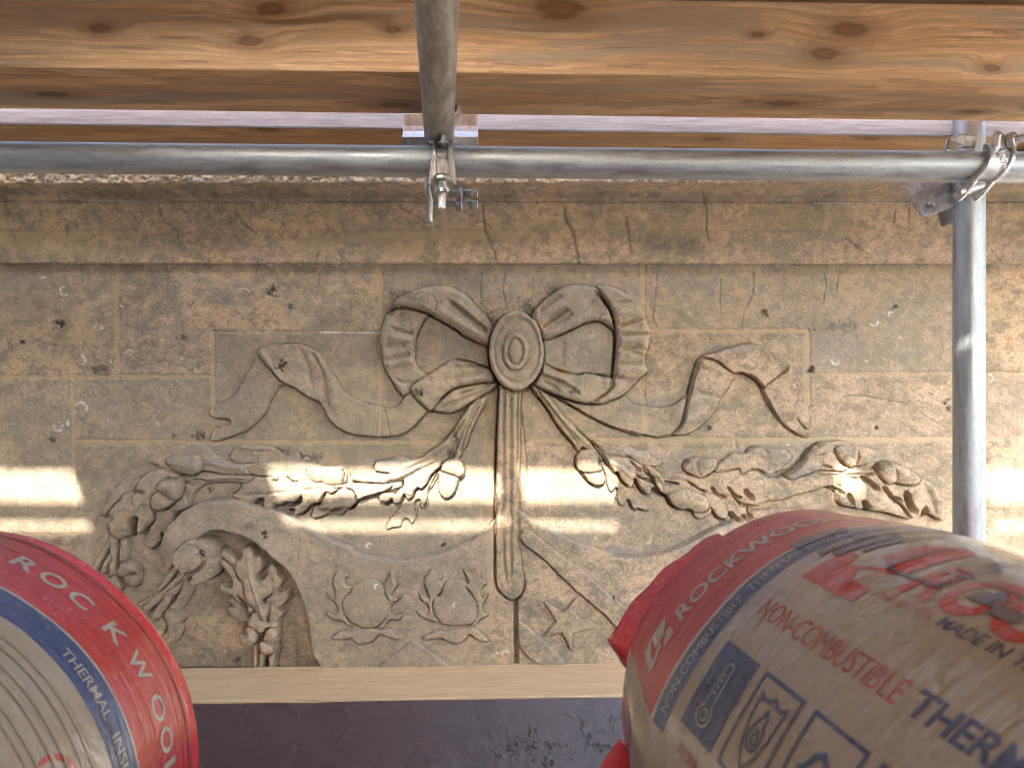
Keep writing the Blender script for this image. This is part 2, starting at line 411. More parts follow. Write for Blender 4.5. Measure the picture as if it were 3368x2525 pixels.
def piece(name, fr, P, h, h0=None, edge=14, groove=4.0, gw=4.5, ridges=(), tilt=(0, 0), parent=None, label=None, sharp=False, soft=1.3, add=None, rough=.35):
    """carve one piece: outline P (frame fr), top height h, height at the edge h0, all in mm"""
    global H
    Q = np.array(T(fr, P)) if sharp else catmull(T(fr, P), 4)
    wn = window(Q, 30); d = sdf(Q, wn)
    d = d + nz_a[wn] * .9                      # worn, wandering edge
    if h0 is None: h0 = h * .55
    if name in CRISP: edge *= .5; h0 = h - (h - h0) * .55
    t = np.clip(d / edge, 0, 1); hh = h0 + (h - h0) * np.sqrt(np.clip(1 - (1 - t) ** 2, 0, 1))
    c = Q.mean(0); X = PX[wn] - c[0]; Y = PY[wn] - c[1]
    hh = hh + tilt[0] * X + tilt[1] * Y
    for R in ridges:
        rf, pts, wd, am = R[:4]
        pl = catmull(T(rf, pts), 4, False)
        dd, u = pline(pl, wn)
        tp = np.clip(np.minimum(u / .12 + .25, (1 - u) / .12 + .15), 0, 1)
        hh = hh + am * np.exp(-(dd / wd) ** 2) * tp
    if add is not None: hh = hh + add(PX[wn], PY[wn])
    hh = hh + nz_mid[wn] * rough + nz_fine[wn] * .22
    if groove:
        gy_, gx_ = np.gradient(d) if min(d.shape) > 2 else (0 * d, 0 * d)
        ln = np.hypot(gx_, gy_) + 1e-6
        und = .25 + 1.0 * np.clip(.45 - .62 * gy_ / ln + .30 * gx_ / ln, 0, 1)      # undercut most along the lower edges
        H[wn] -= groove * 1.55 * und * np.exp(-((np.minimum(d, 0) + 1.0) / (gw * .55)) ** 2) * (d < 2)
    wt = sstep(-soft, soft, d)
    H[wn] = H[wn] * (1 - wt) + hh * wt
    i = new_id(name, parent, label)
    ID[wn][wt > .5] = i
    return i
def slot(fr, P, wd, dep, spl=True):
    wd = wd * .74 if wd < 9 else wd * .9; dep = dep * 1.35
    Q = catmull(T(fr, P), 4, False) if spl else np.array(T(fr, P))
    wn = window(Q, wd * 2 + 6); dd, u = pline(Q, wn)
    tp = np.clip(np.minimum(u / .15 + .45, (1 - u) / .15 + .3), 0, 1)
    w_ = wd * (.55 + .45 * tp)
    H[wn] -= dep * tp * sstep(w_ * 1.25, w_ * .35, dd + nz_a[wn] * .7)
def ridge(fr, P, wd, am):
    Q = catmull(T(fr, P), 4, False); wn = window(Q, wd * 3); dd, u = pline(Q, wn)
    H[wn] += am * np.exp(-(dd / wd) ** 2) * np.clip(np.minimum(u, 1 - u) / .1 + .2, 0, 1)
def paint_line(fr, P, wd, lay, ch, val, spl=True, rag=3.0, brk=None):
    Q = catmull(T(fr, P), 4, False) if spl else np.array(T(fr, P))
    wn = window(Q, wd * 2 + 12); dd, u = pline(Q, wn)
    m = sstep(wd + 1.5, wd - 1.5, dd + nz_a[wn] * rag) * val
    if brk is not None: m = m * sstep(brk - .5, brk + .3, nz_mid[wn] + nz_fine[wn] * .5)
    lay[wn][..., ch] = np.maximum(lay[wn][..., ch], m)
def paint_blob(fr, c, rx, ry, lay, ch, val, rag=.5, soft=.35):
    k = FR[fr][2]; (cx, cy), = T(fr, [c]); rx /= k; ry /= k
    wn = window([(cx - rx * 1.6, cy - ry * 1.6), (cx + rx * 1.6, cy + ry * 1.6)], 4)
    q = np.sqrt(((PX[wn] - cx) / rx) ** 2 + ((PY[wn] - cy) / ry) ** 2) + nz_a[wn] * rag * .5 + nz_fine[wn] * rag * .3
    lay[wn][..., ch] = np.maximum(lay[wn][..., ch], val * sstep(1 + soft, 1 - soft, q))
def paint_ring(fr, c, r, wd, a0, a1, val=.9):
    k = FR[fr][2]; (cx, cy), = T(fr, [c]); r /= k; wd = wd / k * 1.35
    wn = window([(cx - r * 2, cy - r * 2), (cx + r * 2, cy + r * 2)], 6)
    dx = PX[wn] - cx; dy = PY[wn] - cy; an = np.degrees(np.arctan2(-dy, dx)) % 360
    inside = ((an - a0) % 360) < (a1 - a0)
    m = sstep(wd, wd * .3, np.abs(np.hypot(dx, dy) - r) + np.abs(nz_a[wn]) * wd * .45) * inside * val
    LAY1[wn][..., 3] = np.maximum(LAY1[wn][..., 3], m)

# --- stone blocks and their mortar joints
BL = [[(-80, 385, 868, 1238)], [(385, 1251, 868, 1091), (385, 700, 1091, 1238)], [(700, 1251, 1091, 1453)], [(1251, 2114, 868, 1450)],
      [(2114, 3180, 868, 1089), (2655, 3180, 1089, 1230)], [(2114, 2655, 1089, 1446)], [(3180, 3460, 868, 1230)], [(-80, 243, 1238, 1760)],
      [(243, 700, 1238, 1453)], [(2655, 3180, 1230, 1446)], [(3180, 3460, 1230, 1446)], [(243, 1612, 1453, 2047)], [(1612, 2420, 1448, 2047)],
      [(2420, 3460, 1446, 2047)], [(-80, 243, 1760, 2047)], [(-80, 1020, 2047, 2300)], [(1020, 1612, 2047, 2300)], [(1612, 2500, 2047, 2300)], [(2500, 3460, 2047, 2300)]]
for rects in BL:
    i = new_id('stone_block')
    for x0, x1, y0, y1 in rects:
        m = (PX >= x0) & (PX < x1 + 1) & (PY >= y0) & (PY < y1 + 1); ID[m] = i
    H[ID == i] += random.uniform(-.5, .5)
    LAY2[ID == i, 2] = random.choice((0, .15, .4, .7, .9))
ID[ID == 0] = 1
JO = [(385, 868, 385, 1238, 8, .9), (-80, 1240, 700, 1237, 6, .75), (243, 1238, 243, 1760, 6, .7), (700, 1091, 700, 1453, 6.5, .8), (700, 1091, 1251, 1092, 3, .35),
      (1251, 868, 1251, 1330, 9, 1), (1251, 1330, 1251, 1450, 7, .8), (243, 1453, 1480, 1455, 8, .75), (2114, 868, 2114, 1290, 8, .95), (2114, 1290, 2118, 1446, 7, .7), (2114, 1089, 2655, 1088, 7, .8),
      (2655, 1088, 2655, 1340, 9, .8), (2655, 1230, 3450, 1230, 5, .7), (1780, 1450, 3140, 1445, 9, .85), (3180, 868, 3180, 1446, 6, .8), (1612, 1460, 1612, 2047, 10, .7),
      (-80, 2045, 3450, 2049, 6, .45), (2420, 1446, 2420, 2047, 5, .5), (-80, 1760, 243, 1760, 5, .6), (1020, 2047, 1020, 2206, 4, .4)]
for x0, y0, x1, y1, wd, val in JO:
    Q = [(x0, y0), (x1, y1)]
    wn = window(Q, 30); dd, u = pline(Q, wn)
    dd = dd + nz_a[wn] * 1.3 + nz_big[wn] * .8
    H[wn] -= 1.3 * sstep(wd + 1, wd - 2, dd) + 1.2 * np.exp(-((dd - wd) / 1.8) ** 2)
    m = sstep(wd + 2, wd - 1.5, dd) * val
    LAY1[wn][..., 0] = np.maximum(LAY1[wn][..., 0], m)
paint_blob('A4', (1740, 590), 130, 90, LAY1, 0, .95); paint_blob('A4', (420, 540), 120, 70, LAY1, 0, .6); paint_blob('A3', (1960, 720), 60, 150, LAY1, 0, .6)
for a in ((0, 870, 1240, 3, .25), (1251, 872, 1560, 6, .8), (1560, 872, 1900, 2, .5), (2090, 870, 3400, 2.5, .35)):
    paint_line('S', [(a[0], a[1]), (a[2], a[1])], a[3], LAY1, 0, a[4], False)
for x0, x1 in ((1090, 1240), (850, 1240), (1950, 2080), (2250, 2600), (3000, 3400)):       # white lime along the bed joint
    paint_line('S', [(x0, 871), (x1, 872)], 1.6, LAY1, 3, .75, False, 2, .1)
paint_line('Z3', [(230, 483), (600, 485)], 2.2, LAY1, 3, .6, False, 1, .2); paint_line('Z3', [(915, 487), (1305, 489)], 2.4, LAY1, 3, .85, False, 1)

# --- shield with its scrolled corner
i_sh = piece('shield', 'S', T('A7', [(895, 525), (835, 390), (806, 260), (822, 130), (880, 10)]) + T('A1', [(1160, 1270), (1330, 1120), (1500, 1040), (1700, 980), (1900, 960), (2100, 968)])
      + T('A2', [(330, 1025), (600, 1095), (740, 1135), (880, 1205), (1100, 1345), (1400, 1515), (1740, 1650)])
      + T('B1', [(450, 100), (620, 150), (800, 182), (1000, 190), (1200, 162), (1400, 112), (1550, 72)])
      + T('Z6', [(1040, 770), (1110, 710), (1160, 650), (1230, 600), (1310, 600), (1420, 680), (1560, 748), (1700, 812), (1850, 862), (2000, 872), (2200, 842)])
      + T('A5', [(250, 1530), (450, 1430), (650, 1350), (900, 1230), (1300, 1180), (1800, 1300)]) + [(2750, 1800), (2800, 2000), (2800, 2230), (1040, 2230)]
      + T('A8', [(1300, 1640), (1290, 1400), (1265, 1110), (1200, 880), (1130, 700), (1040, 540), (900, 400), (700, 215), (550, 130), (400, 80), (250, 50)])
      + T('A7', [(1300, 85), (1180, 160), (1080, 240), (1000, 340), (960, 440)]), 27, 13, 13, 5, 5, add=lambda X, Y: 14 * sstep(1010, 760, X) * sstep(2150, 1800, Y), label='carved stone shield with a scrolled top corner')
SHD = 'shield'
# the plain hollow inside the scroll is cut back
piece('scroll_hollow', 'A8', [(-330, 1750), (1300, 1750), (1290, 1400), (1262, 1110), (1195, 890), (1125, 715), (1030, 550), (890, 410), (690, 230), (540, 145), (400, 95), (240, 75), (60, 160), (-60, 500), (-250, 900), (-330, 1300)],
      -26, -16, 30, 0, soft=1.6, parent=SHD)
piece('volute', 'A7', [(1205, 150), (1300, 175), (1390, 260), (1432, 390), (1420, 500), (1360, 590), (1260, 645), (1150, 655), (1050, 600), (985, 480), (975, 340), (1030, 240), (1110, 170)],
      50, 42, 12, 10, 7, [('A7', [(1310, 385), (1270, 450), (1180, 500), (1090, 510)], 8, -14)], parent=SHD)
piece('volute_eye', 'A7', [(1130, 205), (1210, 225), (1265, 300), (1265, 390), (1215, 470), (1120, 505), (1040, 480), (985, 400), (985, 310), (1040, 235)], 66, 60, 10, 6, 4, parent=SHD)
# charges on the shield
piece('bend', 'B2', [(480, 380), (640, 500), (900, 750), (1100, 930), (1300, 1100), (1500, 1280), (1620, 1150), (1350, 910), (1050, 650), (880, 525), (700, 380), (500, 250)], 37, 32, 12, 4, 4, parent=SHD)
piece('bend', 'B2', [(440, 1150), (640, 1310), (900, 1570), (660, 1580), (450, 1390)], 33, 28, 10, 2, 3, parent=SHD)
piece('star', 'B2', [(695, 965), (870, 1050), (1015, 905), (1005, 1085), (1160, 1215), (970, 1265), (945, 1420), (860, 1255), (680, 1290), (805, 1150)], 37, 32, 20, 3, 3, parent=SHD, sharp=True)
piece('chevron', 'B1', [(1090, 1095), (1140, 1095), (1540, 1400), (1300, 1480), (1110, 1330), (900, 1480), (700, 1420)], 32, 27, 12, 2, 3, parent=SHD)
def flower(P):
    piece('flower_sepal', 'B1', P['left'], 34, 30, 12, 4, 3.5, parent=SHD); piece('flower_sepal', 'B1', P['right'], 36, 31, 12, 5, 3.5, parent=SHD)
    piece('flower_head', 'B1', P['bulb'], 38, 32, 45, 5, 4, parent=SHD); piece('flower_base', 'B1', P['base'], 36, 31, 14, 5, 3.5, parent=SHD)
flower({'left': [(150, 545), (190, 600), (250, 610), (240, 480), (230, 400), (275, 310), (315, 300), (325, 345), (388, 350), (352, 400), (362, 470), (440, 480), (430, 520), (350, 620), (330, 700), (390, 850), (420, 920), (320, 860), (220, 840), (160, 770), (250, 790), (290, 740), (240, 650), (180, 610)],
        'right': [(790, 470), (830, 400), (870, 315), (903, 330), (905, 400), (932, 465), (885, 540), (870, 590), (940, 605), (998, 560), (960, 620), (890, 660), (858, 750), (870, 790), (940, 800), (1003, 760), (985, 820), (940, 845), (850, 850), (790, 930), (720, 930), (800, 800), (840, 640)],
        'bulb': [(440, 470), (432, 520), (350, 605), (325, 690), (360, 790), (450, 890), (600, 935), (720, 920), (800, 840), (850, 720), (852, 640), (800, 560), (790, 480), (700, 420), (560, 410)],
        'base': [(210, 1055), (290, 980), (420, 965), (600, 945), (780, 955), (860, 960), (960, 1062), (850, 1040), (740, 1000), (705, 1045), (640, 1102), (545, 1108), (490, 1105), (430, 1040), (390, 1060), (250, 1065)]})
flower({'left': [(1185, 550), (1230, 590), (1300, 600), (1280, 530), (1245, 400), (1330, 298), (1380, 345), (1440, 360), (1408, 430), (1452, 480), (1360, 620), (1340, 720), (1430, 870), (1300, 845), (1200, 800), (1175, 755), (1250, 790), (1300, 760), (1290, 680), (1220, 630)],
        'right': [(1690, 300), (1745, 335), (1830, 278), (1870, 335), (1872, 385), (1932, 432), (1890, 475), (1868, 535), (1885, 595), (1962, 555), (1905, 650), (1890, 765), (1962, 790), (1860, 845), (1815, 905), (1770, 880), (1840, 700), (1770, 540), (1700, 460), (1745, 420)],
        'bulb': [(1455, 480), (1440, 555), (1362, 620), (1340, 690), (1362, 785), (1430, 870), (1490, 902), (1700, 900), (1790, 860), (1832, 760), (1830, 660), (1780, 580), (1715, 500), (1690, 430), (1590, 400), (1500, 420)],
        'base': [(1240, 1045), (1340, 985), (1460, 965), (1600, 950), (1780, 935), (1900, 1020), (1955, 1085), (1850, 1070), (1750, 1000), (1705, 1060), (1610, 1105), (1490, 1085), (1440, 1045), (1300, 1068)]})
slot('S', [(1696, 1955), (1697, 2060), (1698, 2206)], 9, 15, False)

# --- left garland of oak leaves and acorns
GL = 'garland_left'
piece('oak_garland', 'S', T('A1', [(930, 530), (1280, 620), (1480, 600), (1580, 565), (1850, 605), (2211, 620)]) + T('A2', [(430, 640), (700, 690), (1200, 720), (1700, 760), (2100, 800)]) + T('A3', [(300, 1050), (700, 950), (1100, 800), (1300, 640), (1500, 380), (1700, 40), (1860, -10), (1760, 280), (1660, 560), (1500, 780), (1250, 980), (900, 1200), (500, 1290), (100, 1400)])
      + T('A2', [(1600, 1000), (1000, 1000), (500, 900), (215, 748)]) + T('A1', [(1900, 718), (1620, 748), (1500, 802), (1400, 920), (1352, 1090), (1180, 1160), (900, 1120), (500, 1000), (500, 700)]), 11, 5, 16, 3,
      ridges=[('A1', [(1280, 770), (1400, 700), (1600, 682), (1900, 650), (2211, 650)], 7, 9), ('A1', [(1330, 760), (1480, 730), (1650, 705)], 6, -8)], parent=None, label='garland of carved oak leaves and acorns left of the bow')
piece('oak_leaf', 'A1', [(780, 400), (850, 330), (1000, 290), (1080, 220), (1230, 190), (1430, 165), (1620, 200), (1690, 290), (1800, 370), (1950, 420), (2100, 448), (2200, 450), (2300, 425), (2345, 440), (2340, 490), (2230, 545), (2260, 600), (2211, 612), (1850, 602), (1580, 562), (1480, 600), (1380, 630), (1280, 610), (1050, 570), (925, 520), (930, 480), (870, 470), (800, 440)], 15, 7, 22, 3,
      ridges=[('A1', [(1580, 400), (1800, 470), (2200, 540)], 10, 5), ('A1', [(1690, 290), (1900, 420), (2150, 460)], 5, -4)], parent=GL)
piece('acorn', 'A1', [(1050, 450), (1080, 380), (1200, 332), (1380, 340), (1520, 352), (1562, 450), (1540, 560), (1440, 612), (1290, 602), (1150, 540)], 34, 14, 60, 5, 5, parent=GL)
piece('oak_leaf', 'A1', [(55, 1185), (120, 1120), (180, 980), (230, 880), (330, 770), (450, 660), (590, 600), (760, 550), (920, 530), (900, 640), (680, 780), (560, 880), (430, 930), (330, 1010), (240, 1110), (190, 1180), (110, 1195)], 13, 5, 22, 4,
      ridges=[('A1', [(150, 1100), (330, 860), (560, 700), (850, 600)], 8, -4), ('A1', [(250, 980), (420, 780)], 6, 4)], parent=GL)
piece('oak_leaf', 'A1', [(860, 1120), (1180, 980), (1280, 860), (1340, 1080), (1180, 1165), (1130, 1290), (1050, 1440), (1000, 1470), (960, 1442), (938, 1510), (950, 1575), (880, 1640), (815, 1690), (740, 1640), (705, 1570), (720, 1500), (775, 1400), (720, 1390), (800, 1330), (845, 1270)], 13, 6, 22, 5,
      ridges=[('A1', [(1250, 950), (1000, 1250), (830, 1560)], 8, 3)], parent=GL)
piece('oak_leaf', 'A1', [(930, 530), (1100, 570), (1280, 640), (1290, 760), (1250, 900), (1160, 1000), (1050, 1090), (880, 1110), (852, 1150), (848, 1270), (800, 1330), (720, 1390), (660, 1448), (612, 1400), (618, 1310), (640, 1270), (600, 1242), (560, 1270), (545, 1350), (530, 1430), (505, 1495), (430, 1490), (370, 1545), (300, 1500), (255, 1440), (245, 1390), (212, 1340), (230, 1290), (295, 1248), (208, 1190), (215, 1140), (300, 1050), (400, 960), (430, 900), (560, 860), (620, 770), (720, 640)], 25, 14, 26, 8, 6,
      ridges=[('A1', [(1000, 650), (760, 960), (560, 1180), (420, 1400)], 6, 4), ('A1', [(620, 770), (550, 900), (550, 1040), (600, 1100)], 7, -6), ('A1', [(700, 1000), (780, 1200), (700, 1380)], 9, -3), ('A1', [(420, 960), (380, 1050), (250, 1170)], 10, 4)], parent=GL, add=lambda X, Y: 3 * np.sin(X * .05) * np.sin(Y * .045))
piece('acorn', 'A1', [(960, 840), (860, 930), (850, 1020), (870, 1110), (960, 1112), (1060, 1082), (1175, 980), (1230, 900), (1100, 780)], 41, 22, 42, 7, 5, parent=GL)
piece('acorn_cup', 'A1', [(958, 775), (1010, 702), (1100, 680), (1200, 690), (1272, 750), (1272, 870), (1225, 960), (1180, 975), (1100, 925), (1000, 850)], 46, 28, 40, 6, 5, parent=GL, rough=1.1)
piece('oak_leaf', 'A2', [(140, 190), (330, 178), (450, 187), (640, 225), (740, 295), (840, 285), (960, 280), (1010, 310), (1030, 385), (1080, 350), (1170, 375), (1210, 450), (1300, 485), (1450, 505), (1600, 500), (1700, 600), (1660, 740), (1400, 730), (1020, 710), (900, 700), (830, 650), (680, 700), (540, 650), (310, 600), (275, 540), (390, 490), (400, 430), (240, 450), (100, 440), (0, 350)], 12, 6, 20, 3,
      ridges=[('A2', [(150, 200), (400, 240), (650, 260)], 8, 4), ('A2', [(300, 500), (900, 480), (1500, 600)], 14, 3), ('A2', [(360, 280), (640, 275)], 5, -4)], parent=GL)
piece('oak_leaf', 'A2', [(1180, 1200), (1220, 1080), (1310, 1050), (1435, 1110), (1405, 1190), (1340, 1222), (1240, 1248)], 10, 5, 14, 4, parent=GL)
piece('oak_leaf', 'A2', [(1490, 1110), (1520, 1190), (1610, 1198), (1668, 1120), (1600, 1080)], 9, 5, 12, 3, parent=GL)
piece('oak_leaf', 'A2', [(60, 915), (120, 860), (190, 810), (180, 770), (215, 745), (320, 710), (380, 660), (480, 645), (600, 655), (670, 715), (760, 660), (830, 650), (915, 730), (1020, 705), (1180, 700), (1400, 720), (1600, 745), (1620, 800), (1500, 890), (1410, 860), (1365, 920), (1310, 1020), (1210, 1040), (1130, 1090), (1085, 1145), (1000, 1190), (935, 1180), (945, 1110), (850, 1125), (830, 1080), (1000, 1040), (1045, 960), (1040, 910), (950, 1000), (840, 1000), (740, 1055), (690, 1040), (600, 1090), (490, 1075), (515, 970), (430, 960), (340, 1020), (240, 1000), (150, 965)], 22, 13, 24, 9, 6,
      ridges=[('A2', [(100, 910), (600, 880), (1100, 830), (1600, 770)], 5, -4), ('A2', [(700, 870), (560, 1000)], 6, 3), ('A2', [(1000, 830), (900, 980)], 7, 3), ('A2', [(1250, 800), (1180, 1000)], 8, 3), ('A2', [(750, 700), (1100, 790)], 8, -3)], parent=GL, add=lambda X, Y: 2.2 * np.sin(X * .06 + Y * .05))
piece('acorn', 'A2', [(1130, 560), (1200, 512), (1400, 500), (1550, 507), (1640, 560), (1662, 640), (1640, 740), (1450, 760), (1350, 722), (1250, 722), (1160, 660)], 28, 14, 50, 4, 4, parent=GL)
piece('oak_leaf', 'A3', [(-280, 1230), (-100, 1190), (100, 1170), (450, 1180), (570, 1200), (560, 1235), (440, 1305), (110, 1420), (60, 1350), (0, 1270), (-150, 1250)], 20, 12, 18, 7, 5, parent=GL)
piece('acorn', 'A2', [(1310, 1030), (1370, 920), (1420, 868), (1500, 895), (1620, 802), (1760, 830), (1832, 930), (1800, 1040), (1700, 1102), (1500, 1122), (1400, 1110), (1320, 1090)], 35, 18, 55, 8, 6, parent=GL)
piece('oak_leaf', 'Z6', [(830, 340), (818, 390), (792, 440), (762, 480), (756, 540), (730, 592), (710, 580), (700, 545), (680, 560), (682, 640), (655, 682), (625, 650), (600, 665), (585, 700), (540, 706), (500, 716), (530, 650), (600, 570), (640, 530), (680, 490), (720, 460), (770, 400)], 8, 3, 12, 3, 3.5, parent=GL)
piece('oak_leaf', 'A3', [(330, 900), (360, 860), (560, 830), (640, 790), (750, 800), (930, 820), (1040, 780), (1200, 680), (1330, 590), (1500, 380), (1620, 200), (1740, 20), (1850, -60), (1830, 130), (1760, 300), (1690, 440), (1660, 600), (1560, 690), (1450, 800), (1300, 880), (1270, 960), (1150, 1072), (1080, 1200), (1010, 1272), (960, 1248), (910, 1300), (890, 1380), (815, 1425), (790, 1370), (760, 1330), (735, 1400), (690, 1470), (610, 1482), (585, 1400), (520, 1442), (440, 1462), (390, 1420), (430, 1335), (540, 1322), (620, 1335), (680, 1262), (732, 1230), (745, 1150), (600, 1160), (450, 1180), (100, 1160), (0, 1130), (0, 1050), (330, 1100), (560, 1040), (380, 1010), (330, 960)], 18, 9, 20, 6, 5,
      ridges=[('A3', [(1760, 0), (1600, 250), (1450, 450), (1350, 600), (1200, 720), (1000, 830), (700, 980)], 8, 9), ('A3', [(1700, 200), (1560, 420), (1420, 620), (1250, 800), (900, 980), (600, 1120)], 6, 7), ('A3', [(1640, 240), (1520, 420), (1400, 590)], 5, -8), ('A3', [(1500, 500), (1480, 700)], 9, -14), ('A3', [(1000, 950), (750, 1120), (500, 1150)], 6, -6), ('A3', [(900, 1100), (820, 1350)], 9, 4), ('A3', [(700, 1150), (560, 1400)], 9, 4)], parent=GL)
piece('stem', 'A3', [(1850, -40), (1940, -40), (1800, 260), (1720, 430), (1660, 620), (1590, 720), (1550, 800), (1490, 800), (1540, 620), (1620, 400), (1720, 200)], 18, 10, 9, 5, 4, ridges=[('A3', [(1860, 30), (1700, 330), (1610, 600), (1540, 770)], 4, -7)], parent=GL)
piece('acorn', 'A3', [(1300, 985), (1450, 1030), (1578, 1080), (1530, 1230), (1480, 1330), (1400, 1388), (1330, 1392), (1270, 1322), (1250, 1220), (1252, 1100)], 20, 8, 46, 5, 4, parent=GL)
piece('acorn_cup', 'A3', [(1290, 970), (1340, 870), (1450, 800), (1570, 840), (1622, 930), (1635, 1040), (1585, 1102), (1450, 1052), (1300, 1002)], 26, 14, 40, 4, 4, parent=GL, rough=.8)
# hanging tail at the far left
for P, w_ in (([(190, 160), (110, 300), (30, 440), (-40, 560)], 10), ([(215, 160), (205, 380), (210, 600)], 13), ([(340, 170), (330, 300), (315, 440)], 14), ([(180, 360), (120, 470), (100, 560)], 8)):
    Q = catmull(T('A7', P), 3, False); n_ = np.gradient(Q, axis=0); n_ = np.stack([-n_[:, 1], n_[:, 0]], 1) / np.hypot(*n_.T)[:, None]
    piece('stem', 'S', [tuple(p) for p in np.concatenate([Q + n_ * w_, (Q - n_ * w_)[::-1]])], 17, 6, w_, 4, 4, parent=GL)
piece('acorn', 'A7', [(318, 570), (420, 540), (506, 528), (512, 620), (490, 690), (430, 705), (360, 640)], 30, 14, 30, 6, 6, parent=GL)
piece('acorn_cup', 'A7', [(278, 515), (330, 432), (400, 418), (482, 460), (507, 532), (420, 548), (318, 585)], 35, 20, 28, 6, 6, parent=GL, rough=.8)
piece('acorn', 'A7', [(180, 610), (240, 592), (295, 650), (302, 730), (220, 740), (160, 680)], 26, 12, 30, 5, 5, parent=GL)
# leaves that hang through the scroll
piece('oak_leaf', 'A7', [(480, 910), (600, 842), (760, 770), (840, 700), (910, 800), (868, 960), (800, 935), (757, 1000), (780, 1065), (818, 1150), (802, 1240), (750, 1305), (640, 1180), (560, 1000)], 15, 4, 24, 5, 5, ridges=[('A7', [(830, 760), (700, 900), (600, 1010)], 7, -7), ('A7', [(850, 850), (700, 1100)], 7, 5)], parent=SHD)
piece('oak_leaf', 'A7', [(800, 950), (880, 950), (960, 1050), (968, 1110), (905, 1170), (932, 1205), (932, 1260), (880, 1375), (800, 1372), (755, 1320), (802, 1250), (832, 1170), (800, 1060)], 18, 6, 24, 6, 5, ridges=[('A7', [(850, 980), (880, 1100), (850, 1330)], 6, 3)], parent=SHD)
for P, w_ in (([(985, 450), (890, 560), (815, 660), (770, 760)], 11), ([(1050, 505), (950, 640), (830, 760), (700, 870), (590, 960)], 12), ([(1135, 540), (1020, 680), (880, 790), (830, 870), (750, 970), (680, 1060)], 13), ([(1100, 600), (1045, 700), (1010, 800), (920, 950)], 10)):
    Q = catmull(T('A7', P), 3, False); n_ = np.gradient(Q, axis=0); n_ = np.stack([-n_[:, 1], n_[:, 0]], 1) / np.hypot(*n_.T)[:, None]
    piece('stem', 'S', [tuple(p) for p in np.concatenate([Q + n_ * w_, (Q - n_ * w_)[::-1]])], 30, 14, w_, 5, 5, parent=SHD)
for P, w_ in (([(235, 330), (330, 400), (420, 480), (500, 640)], 13), ([(225, 430), (320, 520), (400, 620)], 12), ([(630, 1370), (632, 1500), (635, 1680)], 9), ([(715, 1440), (700, 1560), (690, 1680)], 9), ([(840, 1440), (815, 1560), (805, 1680)], 10)):
    Q = catmull(T('A8', P), 3, False); n_ = np.gradient(Q, axis=0); n_ = np.stack([-n_[:, 1], n_[:, 0]], 1) / np.hypot(*n_.T)[:, None]
    piece('stem', 'S', [tuple(p) for p in np.concatenate([Q + n_ * w_, (Q - n_ * w_)[::-1]])], 6, -4, w_, 7, 5, parent=SHD)
piece('oak_leaf', 'A8', [(780, 490), (830, 470), (880, 520), (890, 600), (942, 640), (930, 700), (880, 762), (900, 792), (992, 768), (1002, 860), (960, 920), (888, 970), (900, 1010), (942, 1030), (900, 1080), (870, 1130), (800, 1140), (770, 1100), (760, 1000), (740, 800), (760, 600)], 2, -7, 26, 5, 5, parent=SHD)
piece('oak_leaf', 'A8', [(210, 720), (245, 698), (360, 742), (370, 602), (430, 640), (500, 700), (540, 850), (620, 960), (600, 1012), (550, 1022), (530, 920), (440, 838), (432, 860), (500, 980), (512, 1080), (450, 960), (380, 840), (260, 790)], 6, -6, 24, 5, 5, parent=SHD)
piece('oak_leaf', 'A8', [(300, 900), (385, 965), (302, 972), (312, 1020), (370, 1080), (440, 1132), (550, 1130), (500, 1050), (440, 900), (330, 868)], -3, -10, 22, 3, 4, parent=SHD)
piece('oak_leaf', 'A8', [(540, 258), (592, 266), (620, 342), (640, 376), (692, 370), (717, 440), (702, 520), (648, 580), (652, 632), (688, 664), (740, 622), (782, 584), (817, 620), (810, 680), (837, 740), (800, 812), (718, 862), (708, 896), (740, 912), (787, 908), (780, 990), (762, 1080), (740, 1142), (700, 1100), (650, 1000), (600, 950), (520, 840), (512, 700), (488, 662), (420, 570), (413, 480), (430, 420), (482, 412), (490, 300)], 14, 2, 34, 7, 6,
      ridges=[('A8', [(560, 330), (590, 600), (680, 900), (740, 1080)], 5, 4), ('A8', [(600, 700), (760, 660)], 6, 3)], parent=SHD)
piece('calyx', 'A8', [(540, 1190), (555, 1090), (640, 995), (700, 1080), (760, 1130), (882, 1140), (870, 1205), (760, 1200), (700, 1262), (600, 1212)], 12, 0, 30, 4, 4, parent=SHD)
piece('acorn', 'A8', [(720, 1340), (758, 1222), (830, 1198), (882, 1230), (893, 1292), (845, 1390), (780, 1392)], 21, 2, 40, 6, 5, parent=SHD)
piece('acorn_cup', 'A8', [(688, 1355), (740, 1345), (852, 1398), (832, 1472), (750, 1492), (688, 1430)], 23, 8, 24, 4, 4, parent=SHD, rough=.8)
piece('acorn_cup', 'A8', [(540, 1192), (610, 1200), (655, 1270), (650, 1340), (600, 1392), (520, 1398), (455, 1350), (450, 1290), (480, 1230)], 24, 2, 34, 6, 5, parent=SHD, ridges=[('A8', [(490, 1290), (560, 1235)], 11, -22)])

